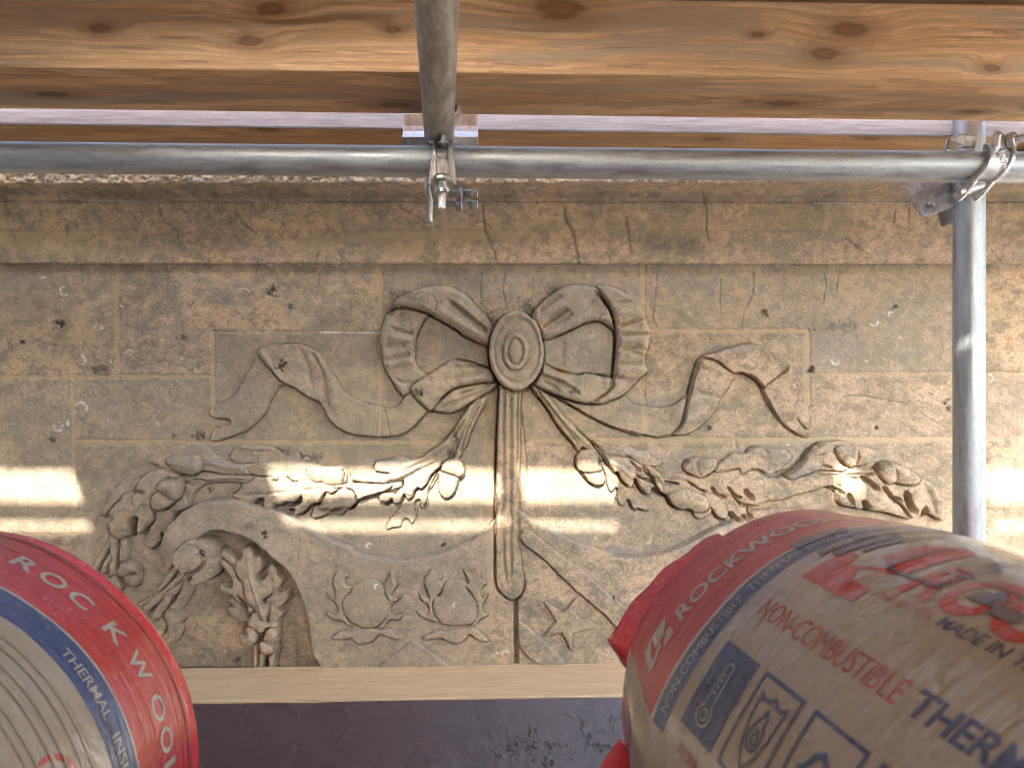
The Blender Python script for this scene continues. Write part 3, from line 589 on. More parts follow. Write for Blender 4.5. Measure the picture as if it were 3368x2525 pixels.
# --- right garland
GR = 'garland_right'
piece('oak_garland', 'S', T('A4', [(400, 500), (560, 560), (700, 640), (1000, 760), (1340, 930)]) + T('A5', [(-500, 690), (-100, 680), (200, 740), (400, 660), (740, 620), (930, 630), (1150, 740), (1400, 720), (1700, 500), (1900, 410), (2211, 420), (2300, 560), (2600, 600), (2850, 700), (2850, 900), (2650, 1150), (2300, 1150), (2200, 1000), (2020, 880), (1900, 910), (1700, 960), (1500, 1010), (1300, 1080), (1150, 1080), (1000, 1150), (850, 1120), (600, 1060), (300, 1010), (0, 880), (-300, 800), (-420, 780)]) + T('A4', [(1300, 1100), (1000, 980), (760, 780), (520, 570)]), 14, 7, 20, 4,
      ridges=[('A5', [(-300, 690), (0, 705), (160, 735)], 4, -6), ('A5', [(-330, 760), (-60, 790), (0, 800)], 4, -5), ('A5', [(1250, 820), (1400, 870)], 8, -4), ('A5', [(1580, 905), (1880, 905)], 6, -3), ('A5', [(1500, 800), (1900, 730), (2211, 700)], 10, 3)], label='garland of carved oak leaves and acorns right of the bow')
piece('oak_leaf', 'A4', [(560, 560), (680, 590), (820, 640), (950, 665), (1100, 655), (1260, 710), (1400, 690), (1530, 780), (1552, 910), (1420, 932), (1250, 900), (1100, 800), (980, 790), (830, 760), (720, 720)], 13, 5, 18, 3, ridges=[('A4', [(700, 620), (960, 700), (1200, 780), (1450, 850)], 10, 4), ('A4', [(820, 690), (1020, 730)], 5, -4)], parent=GR)
piece('oak_leaf', 'A5', [(380, 650), (430, 560), (560, 460), (640, 390), (830, 392), (880, 332), (1000, 300), (1200, 315), (1370, 330), (1500, 420), (1400, 560), (1280, 660), (1150, 700), (1050, 640), (930, 620), (770, 690), (740, 610), (560, 640), (430, 662)], 15, 6, 18, 5, 5, ridges=[('A5', [(830, 390), (950, 420), (1200, 460)], 12, -4), ('A5', [(500, 560), (760, 480)], 14, 3), ('A5', [(1080, 340), (1160, 400)], 6, -4), ('A5', [(1150, 560), (1280, 565)], 5, -4)], parent=GR)
piece('oak_leaf', 'A5', [(1730, 420), (1800, 330), (1960, 235), (2211, 212), (2330, 260), (2300, 380), (2100, 400), (1900, 412), (1720, 480)], 18, 10, 18, 6, 6, parent=GR)
piece('oak_leaf', 'A5', [(1400, 720), (1560, 650), (1690, 495), (1900, 415), (2100, 395), (2211, 480), (2330, 580), (2200, 640), (1900, 640), (1700, 700), (1500, 760)], 20, 12, 22, 6, 6, ridges=[('A5', [(1700, 630), (1840, 660)], 5, -5)], parent=GR)
piece('oak_leaf', 'A4', [(640, 870), (720, 990), (760, 1080), (770, 1190), (830, 1312), (890, 1248), (932, 1262), (930, 1350), (920, 1440), (985, 1512), (1080, 1420), (1110, 1500), (1160, 1578), (1230, 1550), (1300, 1588), (1372, 1562), (1310, 1460), (1240, 1340), (1330, 1340), (1100, 1230), (950, 1100), (880, 1035), (720, 830)], 9, 3, 16, 3, 4, parent=GR)
piece('oak_leaf', 'A4', [(270, 330), (420, 480), (520, 565), (660, 680), (760, 780), (880, 790), (1000, 800), (1100, 860), (1180, 950), (1255, 985), (1185, 985), (1200, 1080), (1330, 1150), (1440, 1180), (1475, 1245), (1420, 1238), (1405, 1290), (1330, 1342), (1240, 1250), (1210, 1150), (1160, 1108), (1150, 1180), (1090, 1228), (990, 1160), (950, 1090), (940, 1030), (905, 1015), (880, 1038), (820, 960), (720, 830), (600, 660), (480, 560), (330, 440)], 21, 12, 20, 8, 6, ridges=[('A4', [(350, 420), (700, 780), (1000, 980), (1300, 1250)], 6, 4)], parent=GR)
piece('stem', 'Z4', [(445, 770), (520, 785), (600, 880), (660, 965), (722, 1012), (800, 1100), (885, 1215), (840, 1200), (770, 1140), (735, 1165), (700, 1112), (620, 1020), (550, 910)], 17, 10, 9, 6, 4, ridges=[('Z4', [(480, 785), (600, 940), (690, 1060), (750, 1150)], 4, -6), ('Z4', [(500, 790), (640, 970), (800, 1130)], 5, 4)], parent=GR)
piece('acorn', 'A4', [(405, 1000), (560, 1010), (705, 985), (742, 1080), (732, 1180), (680, 1222), (590, 1218), (490, 1152), (430, 1070)], 20, 8, 44, 6, 4, parent=GR)
piece('acorn_cup', 'A4', [(320, 830), (370, 732), (430, 700), (560, 690), (640, 800), (655, 900), (705, 992), (560, 1022), (400, 1012), (340, 980), (318, 900)], 25, 12, 46, 6, 4, parent=GR, rough=.8)
piece('oak_leaf', 'A4', [(1310, 940), (1400, 940), (1500, 1010), (1560, 1090), (1612, 1190), (1637, 1290), (1590, 1322), (1540, 1290), (1470, 1200), (1440, 1100), (1360, 1040)], 28, 17, 22, 6, 5, ridges=[('A4', [(1460, 1090), (1540, 1180), (1590, 1280)], 7, -6), ('A4', [(1330, 970), (1380, 1060), (1430, 1090)], 5, -8)], parent=GR)
piece('acorn', 'A5', [(-60, 560), (0, 480), (100, 450), (250, 460), (400, 482), (412, 560), (360, 640), (200, 730), (60, 712), (-50, 640)], 22, 12, 40, 5, 5, ridges=[('A5', [(130, 460), (120, 600), (180, 720)], 5, -4)], parent=GR)
piece('oak_leaf', 'A5', [(0, 800), (240, 950), (550, 1022), (640, 1000), (760, 1150), (800, 1180), (872, 1130), (858, 1230), (900, 1302), (830, 1332), (772, 1290), (722, 1382), (640, 1300), (592, 1248), (580, 1290), (540, 1367), (450, 1340), (380, 1250), (340, 1188), (330, 1260), (200, 1342), (110, 1330), (70, 1240), (0, 1200), (-100, 1150), (-250, 1050), (-380, 930), (-330, 850), (-130, 830)], 12, 6, 20, 5, 5, parent=GR)
piece('acorn', 'A4', [(1650, 1380), (1720, 1300), (1900, 1260), (2100, 1330), (2211, 1420), (2230, 1540), (2100, 1602), (1950, 1562), (1800, 1542), (1700, 1452)], 27, 13, 46, 7, 5, parent=GR)
piece('oak_leaf', 'A6', [(300, 980), (340, 740), (450, 725), (620, 745), (850, 650), (1000, 560), (1400, 650), (1450, 740), (1620, 800), (1740, 940), (1805, 1080), (1812, 1200), (1805, 1352), (1760, 1350), (1680, 1292), (1560, 1260), (1400, 1300), (1300, 1330), (1000, 1250), (700, 1200), (420, 1150), (320, 1100)], 25, 13, 30, 6, 6, ridges=[('A6', [(500, 800), (900, 1050), (1200, 1200)], 14, 3), ('A6', [(1500, 800), (1600, 1000), (1700, 1280)], 8, -5), ('A6', [(1650, 880), (1720, 1100)], 10, 5)], parent=GR, add=lambda X, Y: 2.2 * np.sin(X * .055))
piece('acorn', 'A6', [(520, 300), (700, 300), (800, 322), (852, 400), (800, 490), (700, 542), (560, 572), (500, 440)], 30, 15, 44, 5, 5, parent=GR)
piece('acorn_cup', 'A6', [(258, 340), (300, 290), (420, 268), (545, 300), (566, 420), (545, 560), (480, 582), (380, 540), (310, 460), (280, 400)], 34, 20, 34, 7, 6, parent=GR, rough=1.3)
piece('acorn', 'A6', [(1030, 530), (1200, 568), (1350, 638), (1432, 720), (1434, 800), (1330, 842), (1200, 832), (1080, 792), (1050, 660)], 42, 24, 46, 7, 6, parent=GR)
piece('acorn_cup', 'A6', [(848, 640), (880, 570), (960, 530), (1040, 518), (1085, 620), (1095, 760), (1062, 812), (990, 822), (920, 770), (870, 700)], 46, 30, 34, 8, 6, parent=GR, rough=1.5)
for fr, P, wd, dp in (('A5', [(340, 890), (430, 1000), (550, 1025)], 8, 16), ('A5', [(580, 890), (660, 990), (770, 1040)], 7, 16), ('A5', [(650, 1010), (760, 1150)], 5, 14), ('A5', [(820, 930), (880, 1000), (940, 1060)], 11, 20), ('A5', [(870, 1140), (858, 1230), (890, 1290)], 6, 14),
                      ('A5', [(340, 1190), (420, 1320), (530, 1365)], 6, 12), ('A5', [(600, 1250), (660, 1310), (720, 1380)], 9, 14), ('A5', [(790, 1290), (815, 1350)], 9, 14), ('A5', [(0, 800), (120, 890), (240, 945)], 4.5, 12), ('A5', [(2020, 870), (2150, 920), (2230, 985)], 8, 14), ('A5', [(1930, 560), (2060, 600)], 6, 10),
                      ('A5', [(1190, 730), (1400, 685), (1560, 590), (1690, 440), (1800, 330), (1950, 245)], 11, 10), ('A5', [(840, 385), (900, 325), (1000, 305)], 5, 7), ('A6', [(645, 745), (740, 810), (860, 915)], 10, 20), ('A6', [(935, 880), (1000, 950), (1060, 1020), (1190, 1062)], 9, 20), ('A6', [(1268, 960), (1290, 1060), (1330, 1160), (1400, 1240)], 13, 26), ('A6', [(1540, 1190), (1535, 1240), (1530, 1290)], 15, 24),
                      ('A6', [(430, 975), (460, 1040), (500, 1130)], 9, 18), ('A6', [(660, 1095), (700, 1150), (720, 1200)], 13, 22), ('A6', [(1060, 1085), (1150, 1095), (1240, 1200), (1335, 1325)], 7, 18), ('A6', [(440, 735), (590, 765)], 5, 10), ('A6', [(310, 460), (380, 550), (450, 585)], 6, 10), ('A6', [(860, 640), (900, 560), (1000, 520)], 7, 10), ('A6', [(1080, 800), (1200, 838), (1330, 842)], 4, 8),
                      ('A4', [(905, 1015), (950, 1080), (1000, 1165), (1092, 1225)], 5, 14), ('A4', [(1165, 1110), (1215, 1200), (1245, 1255), (1325, 1335)], 7, 14), ('A4', [(1430, 1255), (1520, 1330), (1640, 1380), (1680, 1470), (1740, 1530), (1850, 1558)], 8, 16), ('A4', [(1890, 1540), (1990, 1570), (2030, 1640)], 5, 12), ('A4', [(1085, 1425), (1110, 1500), (1170, 1578)], 5, 12), ('A4', [(1225, 1552), (1310, 1582)], 4, 9),
                      ('A4', [(280, 330), (420, 490), (600, 640), (740, 820), (830, 960), (885, 1030)], 6, 12), ('Z4', [(450, 775), (550, 910), (620, 1020), (700, 1112), (735, 1165)], 5, 8), ('A4', [(335, 780), (318, 880), (345, 990), (410, 1012), (490, 1150), (600, 1218), (690, 1218)], 4.5, 10), ('A4', [(905, 1250), (935, 1300), (920, 1440), (985, 1510)], 3.5, 8), ('A4', [(1340, 960), (1390, 1060), (1430, 1092)], 4, 9), ('A4', [(1880, 930), (1940, 850)], 7, 10), ('A4', [(1120, 870), (1180, 940), (1250, 980)], 5, 8),
                      ('A2', [(1400, 865), (1365, 930), (1310, 1025), (1210, 1045), (1130, 1095), (1080, 1155), (980, 1195)], 7, 15), ('A2', [(1480, 1115), (1560, 1100), (1640, 1090), (1740, 1105), (1800, 1060), (1850, 990)], 8, 16), ('A2', [(1860, 985), (2000, 930), (2211, 870)], 5, 14), ('A2', [(620, 1085), (680, 1048), (740, 1055), (840, 998)], 7, 13), ('A2', [(850, 1052), (980, 1040), (1040, 985), (1050, 910)], 6, 14), ('A2', [(840, 1128), (900, 1105), (945, 1112)], 8, 14), ('A2', [(360, 1015), (430, 965), (505, 965)], 8, 12), ('A2', [(820, 655), (915, 730)], 4, 9), ('A2', [(620, 675), (665, 720)], 4, 9), ('A2', [(1470, 895), (1540, 860), (1610, 800)], 4, 8), ('A2', [(1245, 1245), (1340, 1222), (1400, 1190), (1435, 1125)], 4.5, 10), ('A2', [(1525, 1190), (1620, 1190), (1665, 1125)], 4, 9), ('A2', [(650, 225), (740, 295)], 6, 8), ('A2', [(1010, 310), (1035, 380), (1090, 350), (1180, 390)], 4, 7), ('A2', [(1630, 540), (1665, 640), (1635, 740)], 4, 7),
                      ('A3', [(450, 1450), (510, 1490), (580, 1420)], 8, 14), ('A3', [(590, 1330), (640, 1330), (690, 1260), (735, 1235), (745, 1140)], 5, 12), ('A3', [(605, 1480), (690, 1470), (730, 1390), (765, 1325)], 4.5, 11), ('A3', [(805, 1420), (880, 1385), (910, 1300), (960, 1250), (1010, 1270), (1080, 1200), (1150, 1075), (1280, 945)], 4.5, 11), ('A3', [(1030, 1550), (1095, 1400), (1115, 1260), (1190, 1120), (1260, 990)], 3.2, 8), ('A3', [(985, 1420), (920, 1450), (905, 1540), (920, 1655)], 3.6, 8), ('A3', [(1270, 1330), (1340, 1395), (1430, 1375), (1500, 1290), (1560, 1110), (1625, 1050)], 4, 9), ('A3', [(90, 1165), (260, 1172), (450, 1178), (600, 1140)], 3.5, 6),
                      ('A1', [(200, 1190), (250, 1120), (315, 1015)], 6, 12), ('A1', [(600, 1250), (570, 1290), (555, 1400), (530, 1480)], 17, 20), ('A1', [(770, 1400), (720, 1480)], 10, 12), ('A1', [(965, 1450), (945, 1520), (950, 1580), (900, 1620)], 7, 12), ('A1', [(860, 1070), (865, 1120), (850, 1260), (790, 1340), (660, 1450)], 5, 9), ('A1', [(1285, 760), (1400, 700), (1600, 685)], 5, 8), ('A1', [(1155, 1165), (1180, 1220), (1150, 1280)], 14, 12), ('A7', [(395, 130), (430, 70), (470, 10)], 8, 10)):
    slot(fr, P, wd, dp)
ridge('A6', [(300, 640), (550, 640), (860, 650)], 8, 5); slot('A6', [(0, 700), (400, 700), (850, 690)], 3, 6); slot('A6', [(480, 625), (860, 620)], 3, 5)

# --- bow, medallion, tails and strap
piece('ribbon_tail', 'Z3', [(515, 630), (480, 700), (440, 760), (390, 850), (350, 910), (280, 950), (200, 990), (195, 1030), (222, 1052), (312, 1060), (322, 1090), (245, 1112), (205, 1150), (195, 1207), (290, 1190), (400, 1150), (480, 1090), (540, 1030), (570, 970), (600, 900), (650, 840), (700, 810), (620, 730)], 9, 4, 10, 4, 4, tilt=(.012, -.006), label='notched end of the left ribbon tail')
piece('ribbon_tail', 'Z3', [(2040, 745), (1900, 690), (1780, 675), (1680, 740), (1510, 870), (1465, 930), (1440, 965), (1380, 985), (1300, 975), (1200, 950), (1100, 900), (1020, 800), (970, 720), (930, 640), (860, 600), (780, 570), (700, 570), (610, 572), (540, 588), (514, 630), (600, 740), (680, 822), (750, 850), (850, 920), (920, 950), (960, 1020), (1000, 1080), (1080, 1140), (1200, 1170), (1380, 1174), (1480, 1142), (1570, 1070), (1620, 1010), (1662, 990), (1740, 890), (1800, 850), (1950, 820), (2060, 810)], 16, 8, 12, 5, 4.5,
      ridges=[('Z3', [(530, 600), (600, 700), (690, 815)], 7, 6), ('Z3', [(790, 590), (850, 760), (865, 880)], 10, -4), ('Z3', [(870, 630), (945, 760), (955, 860), (985, 1010)], 6, -6), ('Z3', [(900, 640), (990, 800), (1050, 1000)], 18, 4), ('Z3', [(1302, 978), (1290, 1160)], 3, -2.5), ('Z3', [(1345, 990), (1380, 1165)], 3, -3), ('Z3', [(1200, 1050), (1500, 1050)], 40, -4)])
piece('ribbon_tail', 'Z4', [(600, 838), (700, 892), (800, 952), (920, 1012), (1060, 1060), (1150, 1070), (1230, 1082), (1310, 1062), (1362, 1000), (1392, 880), (1402, 828), (1330, 880), (1240, 902), (1130, 892), (1060, 872), (1000, 828), (850, 868), (700, 858)], 10, 6, 10, 5, 4, ridges=[('Z4', [(1040, 960), (1330, 960)], 30, -4)])
piece('ribbon_tail', 'Z4', [(1860, 775), (1870, 850), (1950, 970), (2050, 1060), (2132, 1078), (2060, 970), (2130, 1030), (2130, 900), (2090, 790), (2005, 655)], 6, 3, 14, 5, 5, tilt=(-.02, 0), soft=2.4)
piece('ribbon_tail', 'Z4', [(1310, 1062), (1362, 1000), (1402, 838), (1440, 680), (1490, 598), (1570, 620), (1672, 690), (1652, 760), (1600, 840), (1560, 920), (1500, 990), (1400, 1060)], 15, 9, 12, 6, 5, tilt=(-.035, 0), ridges=[('Z4', [(1450, 810), (1600, 850)], 8, -4), ('Z4', [(1480, 640), (1640, 700)], 9, 3)])
piece('ribbon_tail', 'Z4', [(1490, 598), (1560, 570), (1700, 528), (1780, 518), (1850, 533), (1930, 590), (2012, 650), (1940, 710), (1868, 768), (1855, 780), (1800, 720), (1730, 690), (1670, 692), (1570, 622)], 18, 11, 12, 6, 5, ridges=[('Z4', [(1890, 745), (1995, 665)], 12, -7), ('Z4', [(1560, 600), (1750, 560)], 10, 3)], label='folded crest of the right ribbon tail')
slot('Z4', [(1730, 692), (1820, 745), (1868, 830), (1950, 970), (2050, 1058), (2125, 1076)], 4, 7)
slot('Z4', [(1310, 1062), (1368, 990), (1402, 838), (1442, 690), (1490, 600)], 6, 7)
slot('Z4', [(600, 840), (700, 892), (920, 1012), (1150, 1070), (1230, 1082)], 4, 8)
# left loop
piece('ribbon_loop', 'B3', [(560, 455), (860, 610), (1000, 700), (1225, 775), (1215, 1000), (1000, 945), (830, 942), (650, 1065), (540, 1115), (420, 1000), (400, 880), (410, 700), (480, 580)], 7, 6, 12, 0, tilt=(.028, 0), ridges=[('B3', [(700, 800), (1200, 880)], 60, 4)], label='hollow inside of the left bow loop')
piece('ribbon_loop', 'B3', [(130, 430), (310, 372), (560, 450), (505, 520), (435, 670), (412, 880), (440, 1010), (545, 1112), (420, 1230), (292, 1335), (180, 1180), (90, 1000), (45, 760), (58, 600)], 21, 9, 16, 5, 5, ridges=[('B3', [(170, 600), (290, 640), (415, 670)], 6, -6), ('B3', [(150, 690), (300, 720), (410, 740)], 10, 4), ('B3', [(120, 800), (320, 790)], 7, -5), ('B3', [(90, 940), (250, 915), (390, 870)], 6, -7), ('B3', [(130, 1000), (400, 940)], 9, 4), ('B3', [(130, 1065), (300, 1010), (430, 988)], 5, -5), ('B3', [(200, 1130), (300, 1190), (480, 1180)], 6, -4), ('B3', [(260, 430), (270, 560)], 22, -5)])
piece('ribbon_loop', 'B3', [(130, 430), (180, 350), (260, 272), (400, 205), (560, 155), (720, 145), (860, 175), (1000, 260), (1150, 430), (1250, 560), (1230, 782), (1000, 702), (860, 612), (700, 512), (560, 442), (440, 402), (310, 374), (200, 388)], 31, 14, 20, 6, 6, ridges=[('B3', [(780, 310), (900, 390), (1020, 490), (1215, 645)], 7, -11), ('B3', [(880, 330), (1180, 590)], 9, 5), ('B3', [(1150, 400), (1270, 525)], 7, -7), ('B3', [(620, 260), (660, 330), (640, 430)], 4, -3), ('B3', [(700, 420), (1200, 720)], 12, 5), ('B3', [(1050, 560), (1200, 660)], 7, -6)])
piece('ribbon_loop', 'B3', [(1260, 1180), (1160, 1188), (1000, 1218), (840, 1258), (720, 1350), (608, 1477), (800, 1512), (1000, 1425), (1100, 1355), (1315, 1222)], 22, 10, 16, 6, 5, ridges=[('B3', [(680, 1465), (1000, 1330), (1250, 1205)], 5, -6), ('B3', [(880, 1290), (1230, 1200)], 9, -9), ('B3', [(780, 1400), (1100, 1260)], 8, 4)])
piece('ribbon_loop', 'B3', [(1240, 1060), (1130, 1022), (980, 1005), (900, 945), (820, 942), (740, 990), (650, 1062), (540, 1122), (375, 1262), (560, 1480), (610, 1475), (720, 1345), (840, 1256), (1000, 1216), (1160, 1186), (1270, 1180)], 24, 13, 14, 5, 5, ridges=[('B3', [(1225, 1062), (1100, 1020), (980, 1012), (830, 1030)], 5, -8), ('B3', [(1180, 1080), (1000, 1100), (830, 1160)], 7, -6), ('B3', [(1200, 1120), (900, 1190)], 9, 5), ('B3', [(380, 1265), (560, 1475)], 4, -2)])
# right loop
piece('ribbon_loop', 'B4', [(830, 140), (1050, 160), (1200, 240), (1320, 312), (1352, 400), (1385, 500), (1412, 560), (1442, 660), (1432, 780), (1382, 900), (1392, 990), (1412, 1070), (1350, 1125), (1285, 1180), (1195, 1282), (1100, 1342), (900, 1412), (740, 1412), (900, 1340), (1000, 1260), (1040, 1130), (1052, 1000), (1072, 830), (1072, 660), (1042, 500), (1000, 380), (920, 270)], 26, 12, 16, 6, 5,
      ridges=[('B4', [(1080, 585), (1200, 550), (1370, 500)], 6, -8), ('B4', [(1060, 450), (1340, 430)], 14, 3), ('B4', [(1100, 672), (1430, 660)], 5, -8), ('B4', [(1100, 740), (1400, 750)], 12, 4), ('B4', [(1100, 822), (1300, 828), (1395, 840)], 6, -6), ('B4', [(1230, 865), (1370, 910)], 7, -5), ('B4', [(1080, 990), (1385, 982)], 5, -6), ('B4', [(1070, 1060), (1350, 1050)], 14, 4), ('B4', [(1060, 1140), (1270, 1160), (1400, 1080)], 6, -6), ('B4', [(1040, 330), (1330, 320)], 6, -3)])
piece('ribbon_loop', 'B4', [(280, 720), (420, 690), (560, 630), (720, 550), (860, 522), (960, 555), (1055, 620), (1068, 800), (1052, 1000), (1030, 1130), (900, 1105), (740, 1082), (630, 1102), (420, 1042), (280, 992)], 14, 12, 10, 0, tilt=(-.075, 0), ridges=[('B4', [(500, 760), (900, 800)], 60, 4)], label='hollow inside of the right bow loop')
piece('ribbon_loop', 'B4', [(240, 620), (165, 480), (240, 360), (420, 200), (640, 130), (840, 148), (930, 280), (1035, 480), (1055, 610), (960, 555), (860, 522), (720, 548), (560, 628), (420, 690), (280, 722)], 27, 13, 20, 6, 6, tilt=(-.02, 0), ridges=[('B4', [(240, 440), (360, 340), (480, 255)], 6, -7), ('B4', [(260, 590), (420, 480), (560, 400)], 8, -9), ('B4', [(290, 640), (480, 530), (600, 430)], 8, -5), ('B4', [(230, 520), (520, 330)], 8, 5), ('B4', [(300, 690), (700, 520)], 8, 4), ('B4', [(800, 300), (960, 420)], 40, -8)])
piece('ribbon_loop', 'B4', [(280, 990), (420, 1042), (630, 1102), (740, 1084), (900, 1110), (1035, 1150), (1000, 1260), (900, 1342), (800, 1402), (740, 1414), (560, 1372), (400, 1312), (290, 1262), (180, 1202), (240, 1100)], 25, 12, 16, 6, 5, ridges=[('B4', [(250, 1110), (450, 1180), (580, 1250), (660, 1295)], 7, -9), ('B4', [(280, 1180), (380, 1220), (460, 1285)], 6, -6), ('B4', [(280, 1030), (480, 1070), (620, 1110)], 6, -5), ('B4', [(260, 1070), (560, 1180)], 8, 4), ('B4', [(700, 1200), (950, 1210)], 50, -4)])
slot('B4', [(840, 215), (930, 285), (1005, 400), (1038, 520), (1062, 680), (1062, 830), (1048, 1000), (1036, 1120), (985, 1255)], 8, 9)
slot('B4', [(180, 1210), (330, 1300), (560, 1375), (740, 1415), (900, 1410)], 5, 7)
# strap and medallion
piece('strap', 'S', [(1650, 1250), (1706, 1250), (1711, 1350), (1708, 1560), (1708, 1773), (1716, 1850), (1724, 1912), (1712, 1945), (1686, 1962), (1655, 1945), (1631, 1910), (1630, 1780), (1632, 1567), (1640, 1350)], 26, 16, 10, 7, 5, parent=None,
      ridges=[('S', [(1660, 1260), (1656, 1500), (1654, 1760), (1668, 1930)], 4, -6), ('S', [(1680, 1270), (1678, 1600), (1680, 1900)], 4, -5), ('S', [(1702, 1270), (1700, 1560), (1706, 1850)], 3.5, -5), ('S', [(1668, 1270), (1666, 1900)], 5, 3), ('S', [(1692, 1270), (1690, 1900)], 5, 3)], label='fluted strap hanging from the medallion')
slot('S', [(1640, 1300), (1633, 1450), (1630, 1600), (1628, 1800), (1630, 1905), (1652, 1948), (1686, 1966), (1714, 1948), (1728, 1905)], 6, 12)
slot('S', [(1712, 1340), (1730, 1500), (1735, 1600)], 3, 3)
ang = np.linspace(0, 2 * math.pi, 28, endpoint=False)
ell = lambda cx, cy, a, b: [(cx + a * math.cos(t), cy + b * math.sin(t)) for t in ang]
piece('medallion', 'S', ell(1698, 1156, 88.5, 128), 42, 30, 12, 9, 6, parent=None, label='oval medallion at the knot of the bow', add=lambda X, Y: (lambda q: -3.2 * np.exp(-((q - .80) / .05) ** 2) + 1.5 * np.exp(-((q - .92) / .08) ** 2))(np.hypot((X - 1698) / 88.5, (Y - 1156) / 128)))
piece('medallion_ring', 'S', ell(1694, 1158, 41, 60), 47, 42, 10, 2, 4, parent='medallion')
piece('medallion_boss', 'S', ell(1694, 1158, 26, 42), 48, 39, 22, 3, 4, parent='medallion')
slot('S', [(1633, 1262), (1640, 1275), (1690, 1290), (1740, 1278), (1770, 1240)], 6, 5)

# --- cracks, stains, drips
CR = [('Z3', [(893, 45), (905, 110), (885, 270), (912, 330), (915, 470)], 2.2), ('Z3', [(65, 190), (70, 310)], 1.6), ('ZL', [(925, 465), (940, 540), (930, 620)], 2), ('B3', [(1140, 0), (1130, 150), (1138, 330)], 5), ('B3', [(1400, 0), (1370, 180), (1395, 270), (1420, 420)], 2.6), ('B4', [(175, 20), (170, 180), (185, 300)], 2.6), ('B4', [(270, 50), (230, 180), (180, 300)], 2),
      ('B4', [(1525, 0), (1510, 280), (1485, 470), (1520, 560), (1545, 610)], 2.4), ('Z4', [(1800, 60), (1800, 210), (1770, 280), (1735, 360), (1730, 410)], 2), ('Z4', [(1605, 130), (1600, 300), (1610, 400)], 1.4), ('ZR', [(395, 1110), (500, 1080), (620, 1055), (760, 1075), (860, 1090), (940, 1085), (1090, 1130)], 2), ('ZR', [(940, 1140), (1090, 1230)], 1.4),
      ('ZR', [(470, 450), (475, 520), (460, 600)], 1.6), ('ZR', [(540, 445), (530, 545)], 2), ('B1', [(270, 40), (275, 120), (262, 220), (245, 300)], 2), ('A1', [(625, 210), (600, 280), (530, 360), (510, 490)], 1.8), ('B2', [(920, 170), (860, 250)], 1.4), ('A8', [(1170, 160), (1150, 380), (1140, 560)], 1.8), ('A8', [(1090, 1370), (1060, 1500), (1030, 1640)], 2), ('A3', [(180, 1430), (250, 1580)], 1.6), ('Z4', [(1870, 880), (1900, 940)], 1.5)]
for fr, P, wd in CR:
    slot(fr, P, wd + .8, 1.2); paint_line(fr, P, wd * .8, LAY1, 2, .38, True, 1.6, -.3)
for fr, c, rx, ry, v_ in (('B3', (300, 250), 150, 40, .35), ('B3', (180, 350), 60, 90, .4), ('B3', (1230, 480), 60, 70, .5), ('B3', (850, 60), 280, 70, .22), ('B4', (130, 380), 90, 70, .5), ('B4', (400, 180), 70, 50, .4), ('B4', (870, 400), 90, 60, .22), ('B4', (450, 470), 130, 60, .25),
                      ('A1', (1450, 80), 80, 50, .6), ('A1', (1540, 80), 40, 60, .6), ('A1', (1170, 50), 50, 35, .45), ('A1', (1640, 840), 40, 50, .5), ('A1', (700, 840), 55, 25, .5), ('A1', (1150, 650), 110, 25, .6), ('A2', (1230, 370), 70, 60, .45), ('A2', (560, 1430), 28, 30, .9), ('A2', (570, 1490), 26, 16, .9), ('A2', (760, 270), 70, 40, .5), ('A2', (380, 1340), 60, 45, .35), ('A3', (1450, 730), 45, 60, .6),
                      ('A7', (1290, 285), 34, 34, .75), ('A8', (370, 1610), 50, 40, .5), ('Z3', (590, 205), 28, 24, .7), ('Z3', (670, 705), 24, 26, .7), ('Z3', (1580, 885), 22, 20, .9), ('Z3', (720, 320), 16, 12, .5), ('ZL', (345, 790), 30, 22, .7), ('ZL', (125, 890), 12, 8, .6), ('ZL', (555, 1045), 34, 24, .4), ('ZL', (1025, 860), 22, 14, .5), ('ZL', (1110, 1420), 36, 16, .6), ('ZL', (990, 1415), 22, 14, .45), ('ZL', (290, 1440), 14, 10, .5), ('ZL', (820, 600), 60, 50, .18),
                      ('ZR', (175, 655), 14, 14, .6), ('ZR', (480, 720), 90, 26, .38), ('ZR', (405, 930), 14, 12, .7), ('ZR', (1075, 1075), 16, 14, .7), ('ZR', (1090, 1115), 12, 12, .7), ('ZR', (998, 1052), 16, 8, .5), ('ZR', (728, 1210), 8, 9, .7), ('ZR', (820, 620), 14, 7, .6), ('Z4', (1540, 1030), 10, 10, .6), ('B1', (1520, 890), 60, 14, .55), ('B2', (640, 990), 10, 8, .8), ('B2', (1365, 920), 12, 12, .8), ('Z6', (850, 812), 12, 8, .8), ('B4', (1000, 1120), 90, 22, .4), ('B4', (630, 1290), 50, 20, .5), ('ZL', (680, 500), 140, 60, .15), ('ZL', (260, 520), 200, 50, .12)):
    paint_blob(fr, c, rx, ry, LAY1, 2, min(1.0, v_ * (1.5 if rx < 60 else 1.15)), 1.1, .45)
